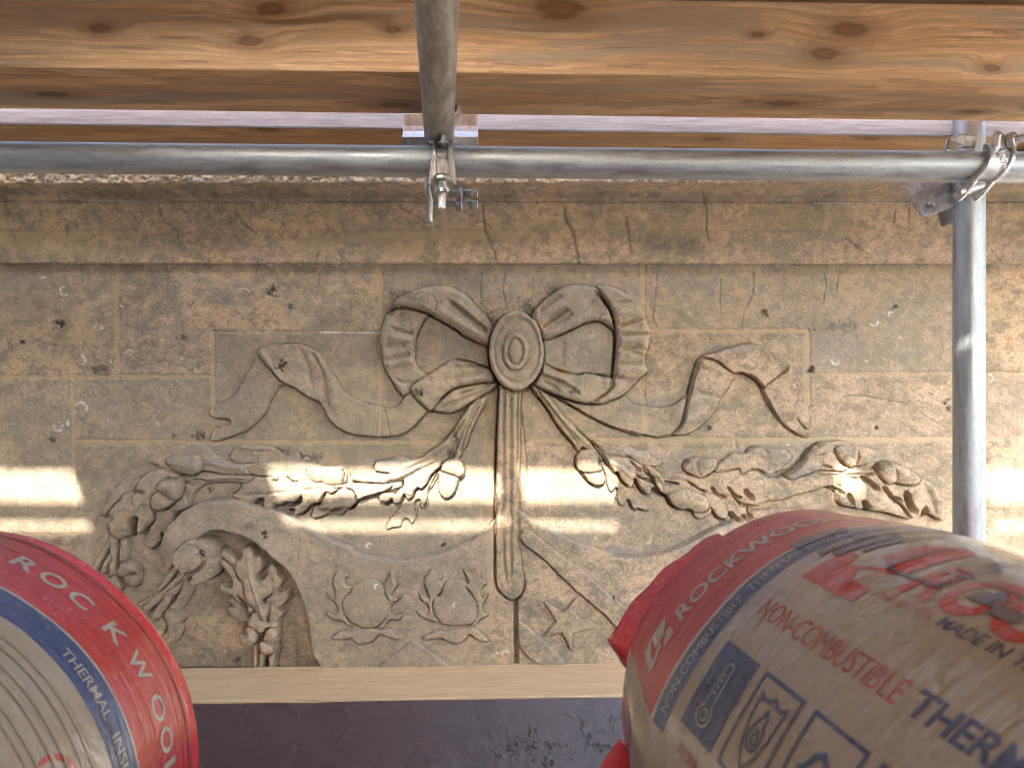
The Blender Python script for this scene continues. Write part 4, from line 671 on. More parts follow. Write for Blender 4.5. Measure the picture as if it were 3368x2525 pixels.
for fr, c, rx, ry, v_ in (('A1', (1750, 350), 420, 180, .75), ('A1', (700, 680), 200, 90, .6), ('A1', (330, 850), 130, 200, .55), ('A2', (150, 450), 250, 100, .5), ('A2', (1100, 400), 200, 90, .4), ('A2', (350, 720), 120, 60, .5), ('A3', (700, 900), 330, 90, .55), ('A3', (150, 1060), 180, 40, .5), ('A4', (1200, 780), 450, 130, .7), ('A4', (1650, 800), 250, 180, .55), ('A4', (1700, 960), 250, 60, .6), ('A5', (550, 450), 260, 110, .5), ('A5', (1000, 330), 400, 60, .65), ('A5', (1550, 560), 260, 150, .75), ('A5', (2050, 280), 260, 110, .75),
                      ('A5', (1250, 700), 180, 50, .6), ('A5', (850, 650), 110, 35, .6), ('A6', (450, 260), 380, 60, .7), ('A6', (950, 460), 160, 80, .65), ('Z4', (1640, 560), 150, 30, .5), ('Z4', (1200, 885), 160, 40, .75), ('Z3', (1350, 950), 110, 40, .6), ('B3', (1050, 900), 240, 120, .3), ('B3', (700, 180), 500, 60, .3), ('B4', (1000, 240), 300, 80, .35), ('B4', (800, 420), 200, 160, .3), ('A7', (1200, 200), 220, 60, .7), ('A8', (230, 130), 180, 90, .55), ('A2', (700, 650), 120, 60, .4)):
    paint_blob(fr, c, rx, ry, LAY1, 1, v_, .9, .7)
for c, rx, ry, v_ in (((1520, 905), 290, 52, .75), ((1990, 920), 240, 55, .65), ((1290, 1010), 50, 170, .5), ((690, 930), 300, 70, .55), ((180, 905), 260, 50, .5), ((2420, 925), 230, 55, .6), ((2720, 1120), 120, 70, .55), ((2960, 1010), 160, 110, .4), ((560, 1120), 150, 80, .45), ((1010, 960), 120, 110, .5), ((300, 1330), 200, 60, .4), ((2300, 1330), 160, 70, .35), ((860, 1290), 200, 60, .35), ((1420, 1130), 150, 60, .35), ((1930, 1120), 130, 90, .4), ((2000, 1690), 160, 60, .3), ((1200, 1640), 160, 60, .25)):
    paint_blob('S', c, rx, ry, LAY1, 1, v_, 1.3, .9)
for P in (T('A2', [(650, 1080), (880, 1190), (1100, 1330), (1400, 1500), (1740, 1640)]) + T('B1', [(620, 145), (1000, 185), (1400, 108), (1600, 55)]), T('Z6', [(1320, 610), (1450, 690), (1700, 800), (1900, 850), (2200, 838)]) + T('A5', [(250, 1530), (650, 1360)]), T('A1', [(1150, 1270), (1330, 1110), (1600, 1000), (1900, 950)]), T('Z6', [(1000, 790), (1100, 715), (1155, 655)])):
    paint_line('S', P, 9, LAY1, 1, .75, True, 6)
for P in (T('B1', [(760, 1380), (900, 1260), (1080, 1110)]), T('B1', [(1130, 1100), (1300, 1230), (1500, 1380)]), T('B2', [(450, 1150), (640, 1310), (890, 1540)]), T('B2', [(880, 540), (1050, 650), (1350, 910), (1580, 1120)])):
    paint_line('S', P, 4, LAY1, 1, .55, True, 4)
for fr, c, rx, ry, v_ in (('ZL', (250, 820), 220, 160, .25), ('B1', (500, 600), 300, 300, .35), ('Z4', (1000, 1000), 200, 60, .3), ('Z3', (1500, 1000), 200, 100, .3), ('Z6', (300, 1000), 200, 200, .2), ('ZR', (300, 250), 260, 120, .3)):
    paint_blob(fr, c, rx, ry, LAY2, 0, v_, .9, .8)
for fr, c, rx, ry in (('B3', (1480, 700), 30, 16), ('B3', (620, 1125), 34, 26), ('B3', (1440, 1240), 50, 14), ('B4', (1170, 565), 40, 16), ('B4', (480, 1070), 45, 22), ('A1', (500, 1230), 45, 45), ('B1', (1800, 330), 24, 16), ('A3', (480, 780), 55, 16), ('ZR', (1385, 775), 12, 12), ('A4', (1000, 810), 50, 20), ('ZR', (268, 460), 10, 12)):
    paint_blob(fr, c, rx, ry, LAY2, 1, .8, .8, .5)
for fr, c, r, wd, a0, a1 in (('ZL', (360, 607), 25, 6, 30, 340), ('ZL', (690, 681), 15, 5, 60, 330), ('ZL', (1362, 628), 36, 5, 20, 130), ('ZL', (512, 790), 28, 5, 300, 430), ('ZL', (565, 810), 10, 5, 0, 359), ('ZL', (450, 993), 26, 9, 290, 445), ('ZL', (628, 1000), 9, 5, 90, 270), ('ZL', (728, 960), 22, 6, 0, 160), ('ZL', (1020, 1005), 18, 5, 70, 200), ('ZL', (455, 1262), 32, 10, 330, 520), ('ZL', (422, 1280), 8, 5, 0, 359), ('ZL', (326, 1365), 24, 7, 60, 390), ('ZL', (477, 1402), 10, 6, 270, 450), ('ZL', (885, 1352), 9, 4, 0, 300), ('ZL', (290, 760), 14, 4, 20, 120), ('ZL', (955, 1135), 8, 5, 0, 180), ('ZL', (1080, 1045), 10, 4, 300, 420), ('ZL', (1360, 690), 12, 5, 180, 300), ('ZL', (245, 537), 9, 6, 0, 200),
                             ('ZR', (715, 690), 20, 5, 200, 380), ('ZR', (805, 660), 18, 6, 60, 200), ('ZR', (845, 775), 7, 5, 0, 180), ('ZR', (525, 885), 17, 7, 60, 390), ('ZR', (483, 955), 14, 6, 200, 420), ('ZR', (1288, 970), 18, 7, 290, 450), ('ZR', (1345, 916), 6, 6, 0, 359), ('ZR', (1045, 1038), 9, 5, 150, 340), ('ZR', (680, 878), 8, 5, 180, 300), ('ZR', (320, 1005), 6, 4, 90, 260), ('A7', (570, 380), 46, 8, 30, 150), ('A1', (205, 35), 20, 6, 0, 359), ('B4', (215, 1465), 30, 10, 150, 300), ('B1', (600, 50), 26, 18, 0, 359), ('B1', (1595, 670), 22, 14, 20, 260), ('B1', (610, 885), 20, 12, 20, 200), ('B1', (715, 470), 22, 12, 60, 250), ('A8', (965, 265), 22, 14, 0, 300), ('B2', (230, 1453), 8, 8, 0, 359), ('B2', (312, 1460), 24, 12, 0, 180), ('B2', (1200, 360), 12, 8, 0, 359), ('B2', (1730, 412), 14, 9, 0, 200), ('B3', (0, 580), 14, 12, 0, 359), ('Z3', (1265, 842), 7, 5, 0, 359), ('A6', (-400, 285), 20, 14, 0, 200)):
    paint_ring(fr, c, r, wd, a0, a1)
paint_line('ZL', [(398, 1265), (388, 1310), (376, 1355)], 2.2, LAY1, 3, .8)
paint_line('ZR', [(318, 1165), (382, 1228), (384, 1170)], 1.2, LAY1, 3, .6, False)

# --- cut the field into meshes
Xw = (PX - CX) * KM; Zw = -(PY - CY) * KM; H = np.where(H > 0, H * (1.25 - .40 * sstep(1380, 1500, PY)), H); Yw = WY - H * .001
dHx = np.gradient(H * .001, GS * KM, axis=1); dHz = -np.gradient(H * .001, GS * KM, axis=0)
NR = np.stack([-dHx, -np.ones(SHP), -dHz], -1); NR /= np.linalg.norm(NR, axis=-1, keepdims=True)
VV = np.stack([Xw, Yw, Zw], -1).reshape(-1, 3); NN = NR.reshape(-1, 3); L1f = LAY1.reshape(-1, 4); L2f = LAY2.reshape(-1, 4)
idx = np.arange(NX * NY).reshape(SHP)
QD = np.stack([idx[:-1, :-1], idx[1:, :-1], idx[1:, 1:], idx[:-1, 1:]], -1).reshape(-1, 4)
CID = ID[:-1, :-1].reshape(-1)

WALL = empty('stone_wall', (0, WY, -1.0), 'weathered limestone wall carved with a ribbon bow, oak garlands and a shield', 'wall')
def stone_mesh(name, V, Q, N_, a1, a2, parent):
    me = mesh_np(name, V, Q)
    me.polygons.foreach_set('use_smooth', np.ones(len(Q), bool))
    for nm, arr in (('lay1', a1), ('lay2', a2)):
        at = me.color_attributes.new(nm, 'FLOAT_COLOR', 'POINT'); at.data.foreach_set('color', np.ascontiguousarray(arr, np.float32).ravel())
    if N_ is not None: me.normals_split_custom_set_from_vertices(N_)
    return link(name, me, STONE, parent)
made = {}; tops = {}
order = sorted(names, key=lambda i: 0 if names[i][1] is None else 1)
for i in order:
    q = QD[CID == i]
    if len(q) < 6: continue
    u, inv = np.unique(q, return_inverse=True)
    nm, par, lab = names[i]
    parent = WALL if par is None else tops.get(par, WALL)
    o = stone_mesh(nm, VV[u], inv.reshape(-1, 4), NN[u], L1f[u], L2f[u], parent)
    if lab: o['label'] = lab
    if nm == 'shield': tops['shield'] = o
    if nm == 'medallion': tops['medallion'] = o
    if nm == 'oak_garland': tops['garland_left' if 'garland_left' not in tops else 'garland_right'] = o
# the wall's body behind, and the plain blocks that go on to either side
bm = bmesh.new(); add_box(bm, -2.6, 2.6, 1.745, 2.05, -1.2, .50); bm_obj('wall_core', bm, STONE, WALL)
zc = [(CY - y) * KM for y in (868, 1238, 1450, 1760, 2047, 2300)]
for sgn in (-1, 1):
    for k in range(5):
        xs = [1.2345 if sgn > 0 else 1.2332, 1.75 + .12 * (k % 2), 2.55]
        for a, b in zip(xs[:-1], xs[1:]):
            bm = bmesh.new(); x0, x1 = sorted((sgn * a, sgn * b)); add_box(bm, x0 + .002, x1 - .002, 1.700, 1.744, zc[k + 1] + .002, zc[k] - .002, bevel=.002); bm_obj('stone_block', bm, STONE, WALL)

# --- cornice stones above the relief
def prof_pt(y, Y): return (Y, (CY - y) / F * Y)
pts = [prof_pt(868.0, 1.688), prof_pt(864, 1.686), prof_pt(830, 1.684), prof_pt(795, 1.681), prof_pt(789, 1.679), prof_pt(760, 1.677), prof_pt(757, 1.674), prof_pt(720, 1.669), prof_pt(685, 1.663), prof_pt(668, 1.661), prof_pt(664, 1.664),
       prof_pt(660, 1.657), prof_pt(654, 1.653), prof_pt(642, 1.643), prof_pt(628, 1.630), prof_pt(616, 1.616), prof_pt(609, 1.606), prof_pt(606, 1.600)]
e0 = pts[-1]; pts += [(1.597, e0[1] + .004), (1.596, e0[1] + .02), (1.597, e0[1] + .05), (1.602, e0[1] + .066), (1.63, e0[1] + .075), (1.745, e0[1] + .09)]
pr = []
for a, b in zip(pts[:-1], pts[1:]):
    n = max(1, int(math.hypot(b[0] - a[0], b[1] - a[1]) / .003))
    pr += [(a[0] + (b[0] - a[0]) * t / n, a[1] + (b[1] - a[1]) * t / n) for t in range(n)]
pr.append(pts[-1]); pr = np.array(pr)
dpr = np.gradient(pr, axis=0); nrm = np.stack([-dpr[:, 1], dpr[:, 0]], 1); nrm /= np.hypot(*nrm.T)[:, None]   # outward (towards -Y / down)
cxs = np.arange(-2.55, 2.551, .0035); CN = (len(cxs), len(pr))
c1 = fbm(CN, 1.2, 21, .01); c2 = fbm(CN, .7, 22, .05); c3 = fbm(CN, 1.8, 23)
face = (pr[:, 1] > e0[1] + .002)[None, :] * np.ones((CN[0], 1))
disp = (c1 * .0003 + c2 * .0002) * (1 + 6 * face) + c3 * .0006 * (1 + 2 * face)
# projected photo coordinates of every vertex, for the traced repairs and cracks
CXX, _ = np.meshgrid(cxs, np.arange(len(pr)), indexing='ij')
PSX = CX + F * CXX / pr[None, :, 0]; PSY = CY - F * pr[None, :, 1] / pr[None, :, 0] + 0 * CXX
def cd(P):
    D = np.full(CN, 1e12)
    for a, b in zip(P[:-1], P[1:]): D = np.minimum(D, seg_d2(PSX, PSY, a, b)[0])
    return np.sqrt(D)
T1 = lambda P: [(a / 1.3135, b / 1.3135) for a, b in P]
T2 = lambda P: [(1684 + a / 1.3135, b / 1.3135) for a, b in P]
cl1 = np.zeros(CN + (4,), np.float32); cl2 = np.zeros(CN + (4,), np.float32)
for P, wd in ((T1([(680, 880), (700, 950), (770, 1000), (772, 1030)]), 2), (T1([(1015, 900), (1050, 970), (1110, 1010)]), 1.8), (T1([(2085, 890), (2095, 1000), (2140, 1100), (2150, 1150)]), 3), (T2([(225, 890), (230, 950), (265, 1010), (275, 1060), (290, 1140)]), 4), (T2([(490, 940), (500, 1000), (515, 1090)]), 3.5), (T2([(815, 820), (840, 900), (840, 1000), (850, 1040)]), 1.8), (T2([(1655, 880), (1650, 970)]), 2), (T2([(1715, 900), (1712, 970)]), 2), (T2([(1780, 910), (1790, 970)]), 2), (T2([(2050, 1050), (2110, 1130)]), 2), (T1([(1460, 1080), (1475, 1140)]), 1.6), (T1([(1375, 1090), (1360, 1140)]), 1.6), (T2([(1440, 1030), (1540, 1100)]), 1.4), (T1([(1720, 890), (1840, 960)]), 1.4)):
    d = cd(P); disp -= .003 * np.exp(-(d / (wd + .3)) ** 2); cl1[..., 2] = np.maximum(cl1[..., 2], .5 * sstep(wd + 1, wd - 1, d + c1 * .8))
for P, wd in ((T1([(0, 890), (10, 1000), (60, 1100), (65, 1140)]), 12), (T1([(1340, 810), (1370, 850)]), 14), (T1([(1440, 890), (1445, 940), (1460, 990)]), 8), (T1([(1920, 920), (1925, 1000), (1915, 1140)]), 9), (T2([(1360, 890), (1355, 980), (1320, 1060), (1305, 1140)]), 7), (T2([(900, 820), (870, 850), (880, 890)]), 8), (T1([(500, 1140), (510, 1182)]), 9), (T1([(230, 880), (240, 905)]), 18), (T2([(2140, 935), (2190, 930)]), 16)):
    cl1[..., 0] = np.maximum(cl1[..., 0], .75 * sstep(wd + 3, wd - 2, cd(P) + c1 * 3))
for P, wd, v_ in ((T1([(100, 1020), (360, 1015)]), 14, .8), (T1([(100, 1060), (300, 1070), (440, 1090)]), 20, .6), (T1([(600, 1095), (740, 1090)]), 16, .5), (T1([(1240, 1070), (1400, 1050), (1600, 1020), (1900, 1015), (2212, 1020)]), 20, .75), (T2([(0, 1000), (1400, 960)]), 30, .4), (T2([(1000, 950), (1400, 930)]), 24, .5), (T1([(1300, 1090), (1800, 1075)]), 16, .5)):
    cl2[..., 0] = np.maximum(cl2[..., 0], v_ * sstep(wd * 1.5, wd * .4, cd(P) + c1 * 7 + c3 * 5)); cl1[..., 0] = np.maximum(cl1[..., 0], v_ * .35 * sstep(wd, 0, cd(P) + c1 * 6))
for P, wd, v_ in ((T1([(0, 840), (2212, 850)]), 14, .35), (T2([(0, 850), (2212, 850)]), 14, .30), (T2([(600, 1060), (760, 1060)]), 34, .28), (T2([(1350, 850), (1400, 840)]), 12, .5), (T2([(500, 850), (560, 840)]), 14, .4), (T1([(2120, 850), (2212, 850)]), 20, .45)):  # dark bands along the cove and a few dark blotches
    cl1[..., 2] = np.maximum(cl1[..., 2], v_ * sstep(wd * 1.4, 0, cd(P) + c1 * 6 + c2 * 3))
for P in (T1([(380, 868), (800, 876)]), T1([(1100, 872), (1300, 875)]), T2([(1300, 878), (1900, 876)])):
    cl1[..., 3] = np.maximum(cl1[..., 3], .6 * sstep(2.4, .8, cd(P) + np.abs(c2)))
for y in (757, 788, 664): disp -= .0012 * np.exp(-((PSY - y - c3 * 1.5) / 1.6) ** 2)
cl1[..., 1] = np.maximum(cl1[..., 1], .55 * (PSY < 668) * (PSY > 606) * sstep(-.3, .9, c3)); cl1[..., 1] = np.maximum(cl1[..., 1], .35 * sstep(-.2, 1.0, c3 + .5 * c1)); cl1[..., 1] = np.maximum(cl1[..., 1], .55 * face * sstep(-.6, .4, c1)); cl1[..., 3] = np.maximum(cl1[..., 3], .12 * face * sstep(0, 1, c2))
CV = np.stack([CXX, pr[None, :, 0] + nrm[None, :, 0] * disp, pr[None, :, 1] + nrm[None, :, 1] * disp], -1)
cuts = [-2.56, -1.18, -.395, .31, .69, 1.35, 2.56]
cidx = np.arange(CN[0] * CN[1]).reshape(CN)
for a, b in zip(cuts[:-1], cuts[1:]):
    r = np.where((cxs >= a) & (cxs < b))[0]; r = np.append(r, min(r[-1] + 1, CN[0] - 1))
    s_ = cidx[r]
    q = np.stack([s_[:-1, :-1], s_[1:, :-1], s_[1:, 1:], s_[:-1, 1:]], -1).reshape(-1, 4)
    u, inv = np.unique(q, return_inverse=True)
    stone_mesh('cornice_stone', CV.reshape(-1, 3)[u], inv.reshape(-1, 4), None, cl1.reshape(-1, 4)[u], cl2.reshape(-1, 4)[u], WALL)

# ------------------------------------------------------------------ scaffold tubes
TR = 0.02415
def tube(name, p, q, m, label, cat='tube', group=None, r=TR, wall=.0035, seg=40):
    p, q = Vector(p), Vector(q); L = (q - p).length
    bm = bmesh.new(); M = axis_M((0, 0, 0), (0, 0, 1))
    lathe(bm, [(r, 0), (r, L), (r - wall, L), (r - wall, 0)], M, seg)
    bmesh.ops.recalc_face_normals(bm, faces=bm.faces)
    o = bm_obj(name, bm, m, None, True)
    for e in o.data.edges: pass
    o.location = p; o.rotation_euler = (q - p).to_track_quat('Z', 'Y').to_euler()
    try: o.data.set_sharp_from_angle(angle=R_(40))
    except Exception: pass
    return tag(o, label, cat, group)
LY = 1.175
lz = lambda x: .3515 - .0100 * x
tube('scaffold_tube', (-2.3, LY, lz(-2.3)), (2.3, LY, lz(2.3)), GALV, 'long horizontal galvanised scaffold tube running parallel to the carved wall', group='scaffold tubes')
tube('scaffold_tube', (.0754, -.9, .4055), (-.1295, 1.32, .4055), GALV_D, 'dull overhead scaffold tube coming from the wall towards the viewer', group='scaffold tubes')
STX, STY = .772, 1.2495
tube('scaffold_tube', (STX, STY, fz(STX, STY) - .002), (STX, STY, 1.6), GALV, 'upright scaffold tube standing in front of the wall at the right', group='scaffold tubes')
tube('scaffold_tube', (.905, 1.31, .405), (1.75, 1.36, .86), GALV, 'raking scaffold brace just showing at the right edge behind the coupler', group='scaffold tubes')

def hexnut(bm, M, r, h):
    lathe(bm, [(.0001, 0), (r, 0), (r, h * .85), (r * .9, h), (.0001, h)], M, 6, close=False)
def bolt(bm, M, r, L, pitch=.0022):
    pr_ = []; z = 0
    while z < L:
        pr_ += [(r, z), (r * .80, z + pitch * .5)]; z += pitch
    pr_ += [(r * .7, L), (.0001, L)]
    lathe(bm, pr_, M, 14, close=False)
def strip(bm, path, width, thick, W=(1, 0, 0)):
    """a bent steel strip along path, width along W"""
    P = [Vector(p) for p in path]; W = Vector(W).normalized(); secs = []
    for i, p in enumerate(P):
        t = (P[min(i + 1, len(P) - 1)] - P[max(i - 1, 0)]).normalized(); n = t.cross(W).normalized()
        w_ = width[i] if isinstance(width, (list, tuple)) else width
        secs.append([bm.verts.new(p + W * sx * w_ / 2 + n * sn * thick / 2) for sx, sn in ((-1, -1), (1, -1), (1, 1), (-1, 1))])
    for A, B in zip(secs[:-1], secs[1:]):
        for j in range(4): bm.faces.new((A[j], A[(j + 1) % 4], B[(j + 1) % 4], B[j]))
    bm.faces.new(secs[0][::-1]); bm.faces.new(secs[-1])
def fin(bm, name, m, parent, bev=.0012):
    bmesh.ops.recalc_face_normals(bm, faces=bm.faces)
    o = bm_obj(name, bm, m, parent, False)
    if bev:
        md = o.modifiers.new('soft_edge', 'BEVEL'); md.width = bev; md.segments = 2; md.limit_method = 'ANGLE'; md.angle_limit = R_(35)
    return o
def stamp(text, loc, X, Y_, size, m, parent, name='stamped_text'):
    cu = bpy.data.curves.new('stamp', 'FONT'); cu.body = text; cu.size = size; cu.extrude = .0006; cu.align_x = 'CENTER'; cu.align_y = 'CENTER'
    t = bpy.data.objects.new('stamp', cu); COL.objects.link(t)
    me = bpy.data.meshes.new_from_object(t.evaluated_get(bpy.context.evaluated_depsgraph_get())); bpy.data.objects.remove(t)
    X = Vector(X).normalized(); Z = X.cross(Vector(Y_)).normalized(); Y_ = Z.cross(X)
    M = Matrix((X, Y_, Z)).transposed().to_4x4(); M.translation = Vector(loc); me.transform(M); me.materials.clear()
    return link(name, me, m, parent)

# coupler that clamps the overhead tube on to the ledger
cxw = -.1115; cz = lz(cxw)
CP = empty('scaffold_coupler', (cxw, LY, cz - .024), 'zinc scaffold coupler with forked flap and hanging bolt under the overhead tube', 'coupler', 'scaffold couplers')
ring = lambda r, a0, a1, n=18: [(cxw + .004, LY - r * math.cos(R_(a)), cz + r * math.sin(R_(a))) for a in np.linspace(a0, a1, n)]
def arm(r, a0, a1, zend, dy=0.0):
    P = ring(r, a0, a1, 14); p = P[-1]
    return P + [(p[0], p[1] + dy * t, p[2] + (cz + zend - p[2]) * t) for t in (.2, .4, .6, .8, 1.0)]
for dx in (-.0125, .0125):                    # the two arms of the fork, over the front of the tube and down
    bm = bmesh.new(); pth = arm(TR + .006, 62, -8, -.046)
    pth = [(p[0] + dx * (1 + .25 * max(0, i - 11) / 7), p[1], p[2]) for i, p in enumerate(pth)]
    strip(bm, pth, [.0075] * 11 + [.008, .0085, .009, .010, .011, .0125, .0135, .0125], .010); fin(bm, 'fork_arm', ZINC_D, CP, .002)
bm = bmesh.new(); strip(bm, arm(TR + .0035, 10, -10, -.044), .020, .005); fin(bm, 'flap_web', ZINC_D, CP)
bm = bmesh.new(); lathe(bm, [(.0001, 0), (.0042, 0), (.0042, .044), (.0001, .044)], axis_M((cxw + .004 - .022, LY - (TR + .006) * math.cos(R_(60)), cz + (TR + .006) * math.sin(R_(60))), (1, 0, 0)), 16, close=False); fin(bm, 'hinge_pin', ZINC, CP, 0)
bp = (cxw + .004, LY - .034, cz - .043); bd = Vector((.02, -.42, -1)).normalized()
bm = bmesh.new(); lathe(bm, [(.0001, -.006), (.016, -.006), (.0185, 0), (.0175, .004), (.013, .004), (.0001, .002)], axis_M(Vector(bp) - bd * .001, bd), 28, close=False); fin(bm, 'flap_foot', ZINC_D, CP, 0)
bm = bmesh.new(); hexnut(bm, axis_M(Vector(bp) + bd * .002, bd), .0118, .014); fin(bm, 'nut', ZINC, CP)
bm = bmesh.new(); lathe(bm, [(.0001, 0), (.0095, 0), (.0085, .005), (.0001, .005)], axis_M(Vector(bp) + bd * .016, bd), 20, close=False); fin(bm, 'collar', ZINC_D, CP, 0)
bm = bmesh.new(); bolt(bm, axis_M(Vector(bp) + bd * .004, bd), .0062, .044); fin(bm, 'bolt', ZINC, CP, 0)
bm = bmesh.new(); strip(bm, [(cxw + .028, LY - .012, cz + .092), (cxw + .029, LY - .016, cz + .080), (cxw + .026, LY - .020, cz + .066), (cxw + .017, LY - .022, cz + .052), (cxw + .008, LY - .024, cz + .040), (cxw + .005, LY - .025, cz + .028), (cxw + .004, LY - .026, cz + .016)], .0052, .030, (1, 0, 0)); fin(bm, 'hooked_strap', ZINC, CP, .0015)

# plate clip behind the overhead tube
CLP = empty('board_clip', (cxw, 1.215, .38), 'bright zinc plate clip with two rivets behind the overhead tube', 'clip')
for sx, x0, x1 in ((-1, -.072, -.012), (1, .012, .052)):
    bm = bmesh.new(); xm = cxw + .004 + (x0 + x1) / 2
    strip(bm, [(xm, 1.208, .345), (xm, 1.206, .385), (xm, 1.209, .402), (xm, 1.217, .414), (xm, 1.221, .425), (xm, 1.222, .446)], x1 - x0, .004); fin(bm, 'plate', ZINC, CLP)
    bm = bmesh.new(); lathe(bm, [(.0001, .006), (.005, .005), (.008, .002), (.0085, 0)], axis_M((xm + sx * .003, 1.205, .375), (0, -1, 0)), 20, close=False); fin(bm, 'rivet', ZINC_D if sx < 0 else ZINC, CLP, 0)
# second coupler half below and behind the ledger
CB = empty('swivel_clamp', (cxw - .02, 1.24, .29), 'small clamp plate with two side bolts behind the forked coupler', 'clamp')
bm = bmesh.new(); strip(bm, [(cxw - .030, 1.235, .345), (cxw - .031, 1.238, .325), (cxw - .027, 1.243, .308), (cxw - .028, 1.246, .29), (cxw - .028, 1.248, .270)], .007, .036, (1, .25, 0)); fin(bm, 'plate', ZINC_D, CB, .002)
for dz in (.318, .300):
    bm = bmesh.new(); lathe(bm, [(.0001, 0), (.0055, 0), (.0055, .060), (.0001, .060)], axis_M((cxw - .030, 1.238, dz), (1, 0, 0)), 14, close=False); fin(bm, 'bolt_shank', ZINC_D, CB, 0)
    bm = bmesh.new(); bolt(bm, axis_M((cxw + .028, 1.238, dz), (1, 0, 0)), .0075, .026, .0028); fin(bm, 'bolt', ZINC_D, CB, 0)
    bm = bmesh.new(); hexnut(bm, axis_M((cxw + .018, 1.238, dz), (1, 0, 0)), .0125, .011); fin(bm, 'nut', ZINC_D, CB)

# coupler at the upright: a ribbed jaw round the ledger, hinged below, bolted above
rx = .757; rz_ = lz(rx)
CR_ = empty('scaffold_coupler', (rx, LY, rz_ - .03), 'ribbed zinc scaffold coupler clamping the horizontal tube to the upright', 'coupler', 'scaffold couplers')
def jaw(off, r, a0, a1, w0, w1, th, m, name, n=22):
    bm = bmesh.new(); pa = []
    for i, a in enumerate(np.linspace(a0, a1, n)):
        t = i / (n - 1); pa.append((rx + off - .030 + .036 * math.sin(t * 1.75), LY - r * math.cos(R_(a)), rz_ + r * math.sin(R_(a))))
    strip(bm, pa, [w0 + (w1 - w0) * math.sin(math.pi * min(1, max(0, i / (n - 1)))) for i in range(n)], th); return fin(bm, name, m, CR_, .0015)
jaw(0, TR + .004, -75, 72, .026, .034, .006, ZINC, 'jaw')
jaw(-.0165, TR + .0065, -80, 76, .006, .007, .011, ZINC, 'jaw_rib')
jaw(.0165, TR + .0065, -80, 76, .006, .007, .011, ZINC, 'jaw_rib')
for dx in (-.014, .014):
    bm = bmesh.new(); strip(bm, [(rx - .020 + dx, LY - .016, rz_ - .024), (rx - .026 + dx, LY - .012, rz_ - .033), (rx - .032 + dx, LY - .006, rz_ - .043), (rx - .036 + dx, LY + .002, rz_ - .048)], .008, .016, (.9, .1, .3)); fin(bm, 'hinge_lug', ZINC, CR_, .002)
bm = bmesh.new(); lathe(bm, [(.0001, 0), (.0065, 0), (.0065, .042), (.0001, .042)], axis_M((rx - .052, LY - .008, rz_ - .042), (1, 0, .25)), 16, close=False); fin(bm, 'hinge_pin', ZINC, CR_, 0)
bq = Vector((rx + .012, LY - .022, rz_ + .032)); bdq = Vector((.72, -.66, .12)).normalized()
for s_ in (-1, 1):
    bm = bmesh.new(); c_ = bq + Vector((s_ * .0135, s_ * .002, 0))
    strip(bm, [c_ + Vector((-.006, .004, -.018)), c_ + Vector((-.002, 0, -.006)), c_ + Vector((0, 0, .008)), c_ + Vector((0, .004, .015))], .009, .014); fin(bm, 'bolt_fork', ZINC, CR_, .003)
bm = bmesh.new(); lathe(bm, [(.0001, 0), (.015, 0), (.015, .003), (.0001, .003)], axis_M(bq - bdq * .002, bdq), 24, close=False); fin(bm, 'washer', ZINC, CR_, 0)
bm = bmesh.new(); hexnut(bm, axis_M(bq + bdq * .002, bdq), .0125, .011); fin(bm, 'nut', ZINC, CR_)
bm = bmesh.new(); bolt(bm, axis_M(bq + bdq * .010, bdq), .0068, .020, .0026); lathe(bm, [(.0055, 0), (.0055, .008), (.0035, .012), (.0001, .012)], axis_M(bq + bdq * .029, bdq), 16, close=False); fin(bm, 'bolt', ZINC, CR_, 0)
bm = bmesh.new(); strip(bm, [(rx - .062, LY - .004, rz_ + .022), (rx - .058, LY, rz_ + .038), (rx - .040, LY + .006, rz_ + .044), (rx - .015, LY + .008, rz_ + .042)], .010, .022, (.2, 1, 0)); fin(bm, 'rear_lug', ZINC_D, CR_, .003)
stamp('EN74-1', (rx + .003, LY - TR - .0085, rz_ - .002), (.25, 0, -1), (1, 0, .25), .012, ZINC_D, CR_)

# bent plate bracket behind the upright
BR = empty('angle_bracket', (.70, 1.28, .25), 'dull bent zinc bracket with studs behind the upright tube', 'bracket')
ux = Vector((.94, 0, .30)).normalized()
def brk(P, wd, th, m, name):
    bm = bmesh.new(); strip(bm, P, wd, th, ux); return fin(bm, name, m, BR, .0015)
c0 = Vector((.728, 1.277, .316))
brk([c0 + Vector((-.010, .01, .045)), c0 + Vector((-.012, -.004, .034)), c0 + Vector((-.010, -.010, .018)), c0 + Vector((-.004, -.010, .002)), c0 + Vector((.004, -.018, -.016)), c0 + Vector((.006, -.024, -.022))], .078, .004, GALV_D, 'folded_plate')
brk([c0 + Vector((.040, .012, .0)), c0 + Vector((.042, .010, -.012)), c0 + Vector((.046, .010, -.026)), c0 + Vector((.050, .012, -.034))], .060, .004, GALV_D, 'back_plate')
for k, (du, dz) in enumerate(((-.018, -.006), (.030, .004))):
    bm = bmesh.new(); lathe(bm, [(.0001, .016), (.004, .014), (.0065, .008), (.007, 0)], axis_M(c0 + ux * du + Vector((0, -.012, dz)), (.2, -1, .1)), 18, close=False); fin(bm, 'stud', ZINC_D, BR, 0)

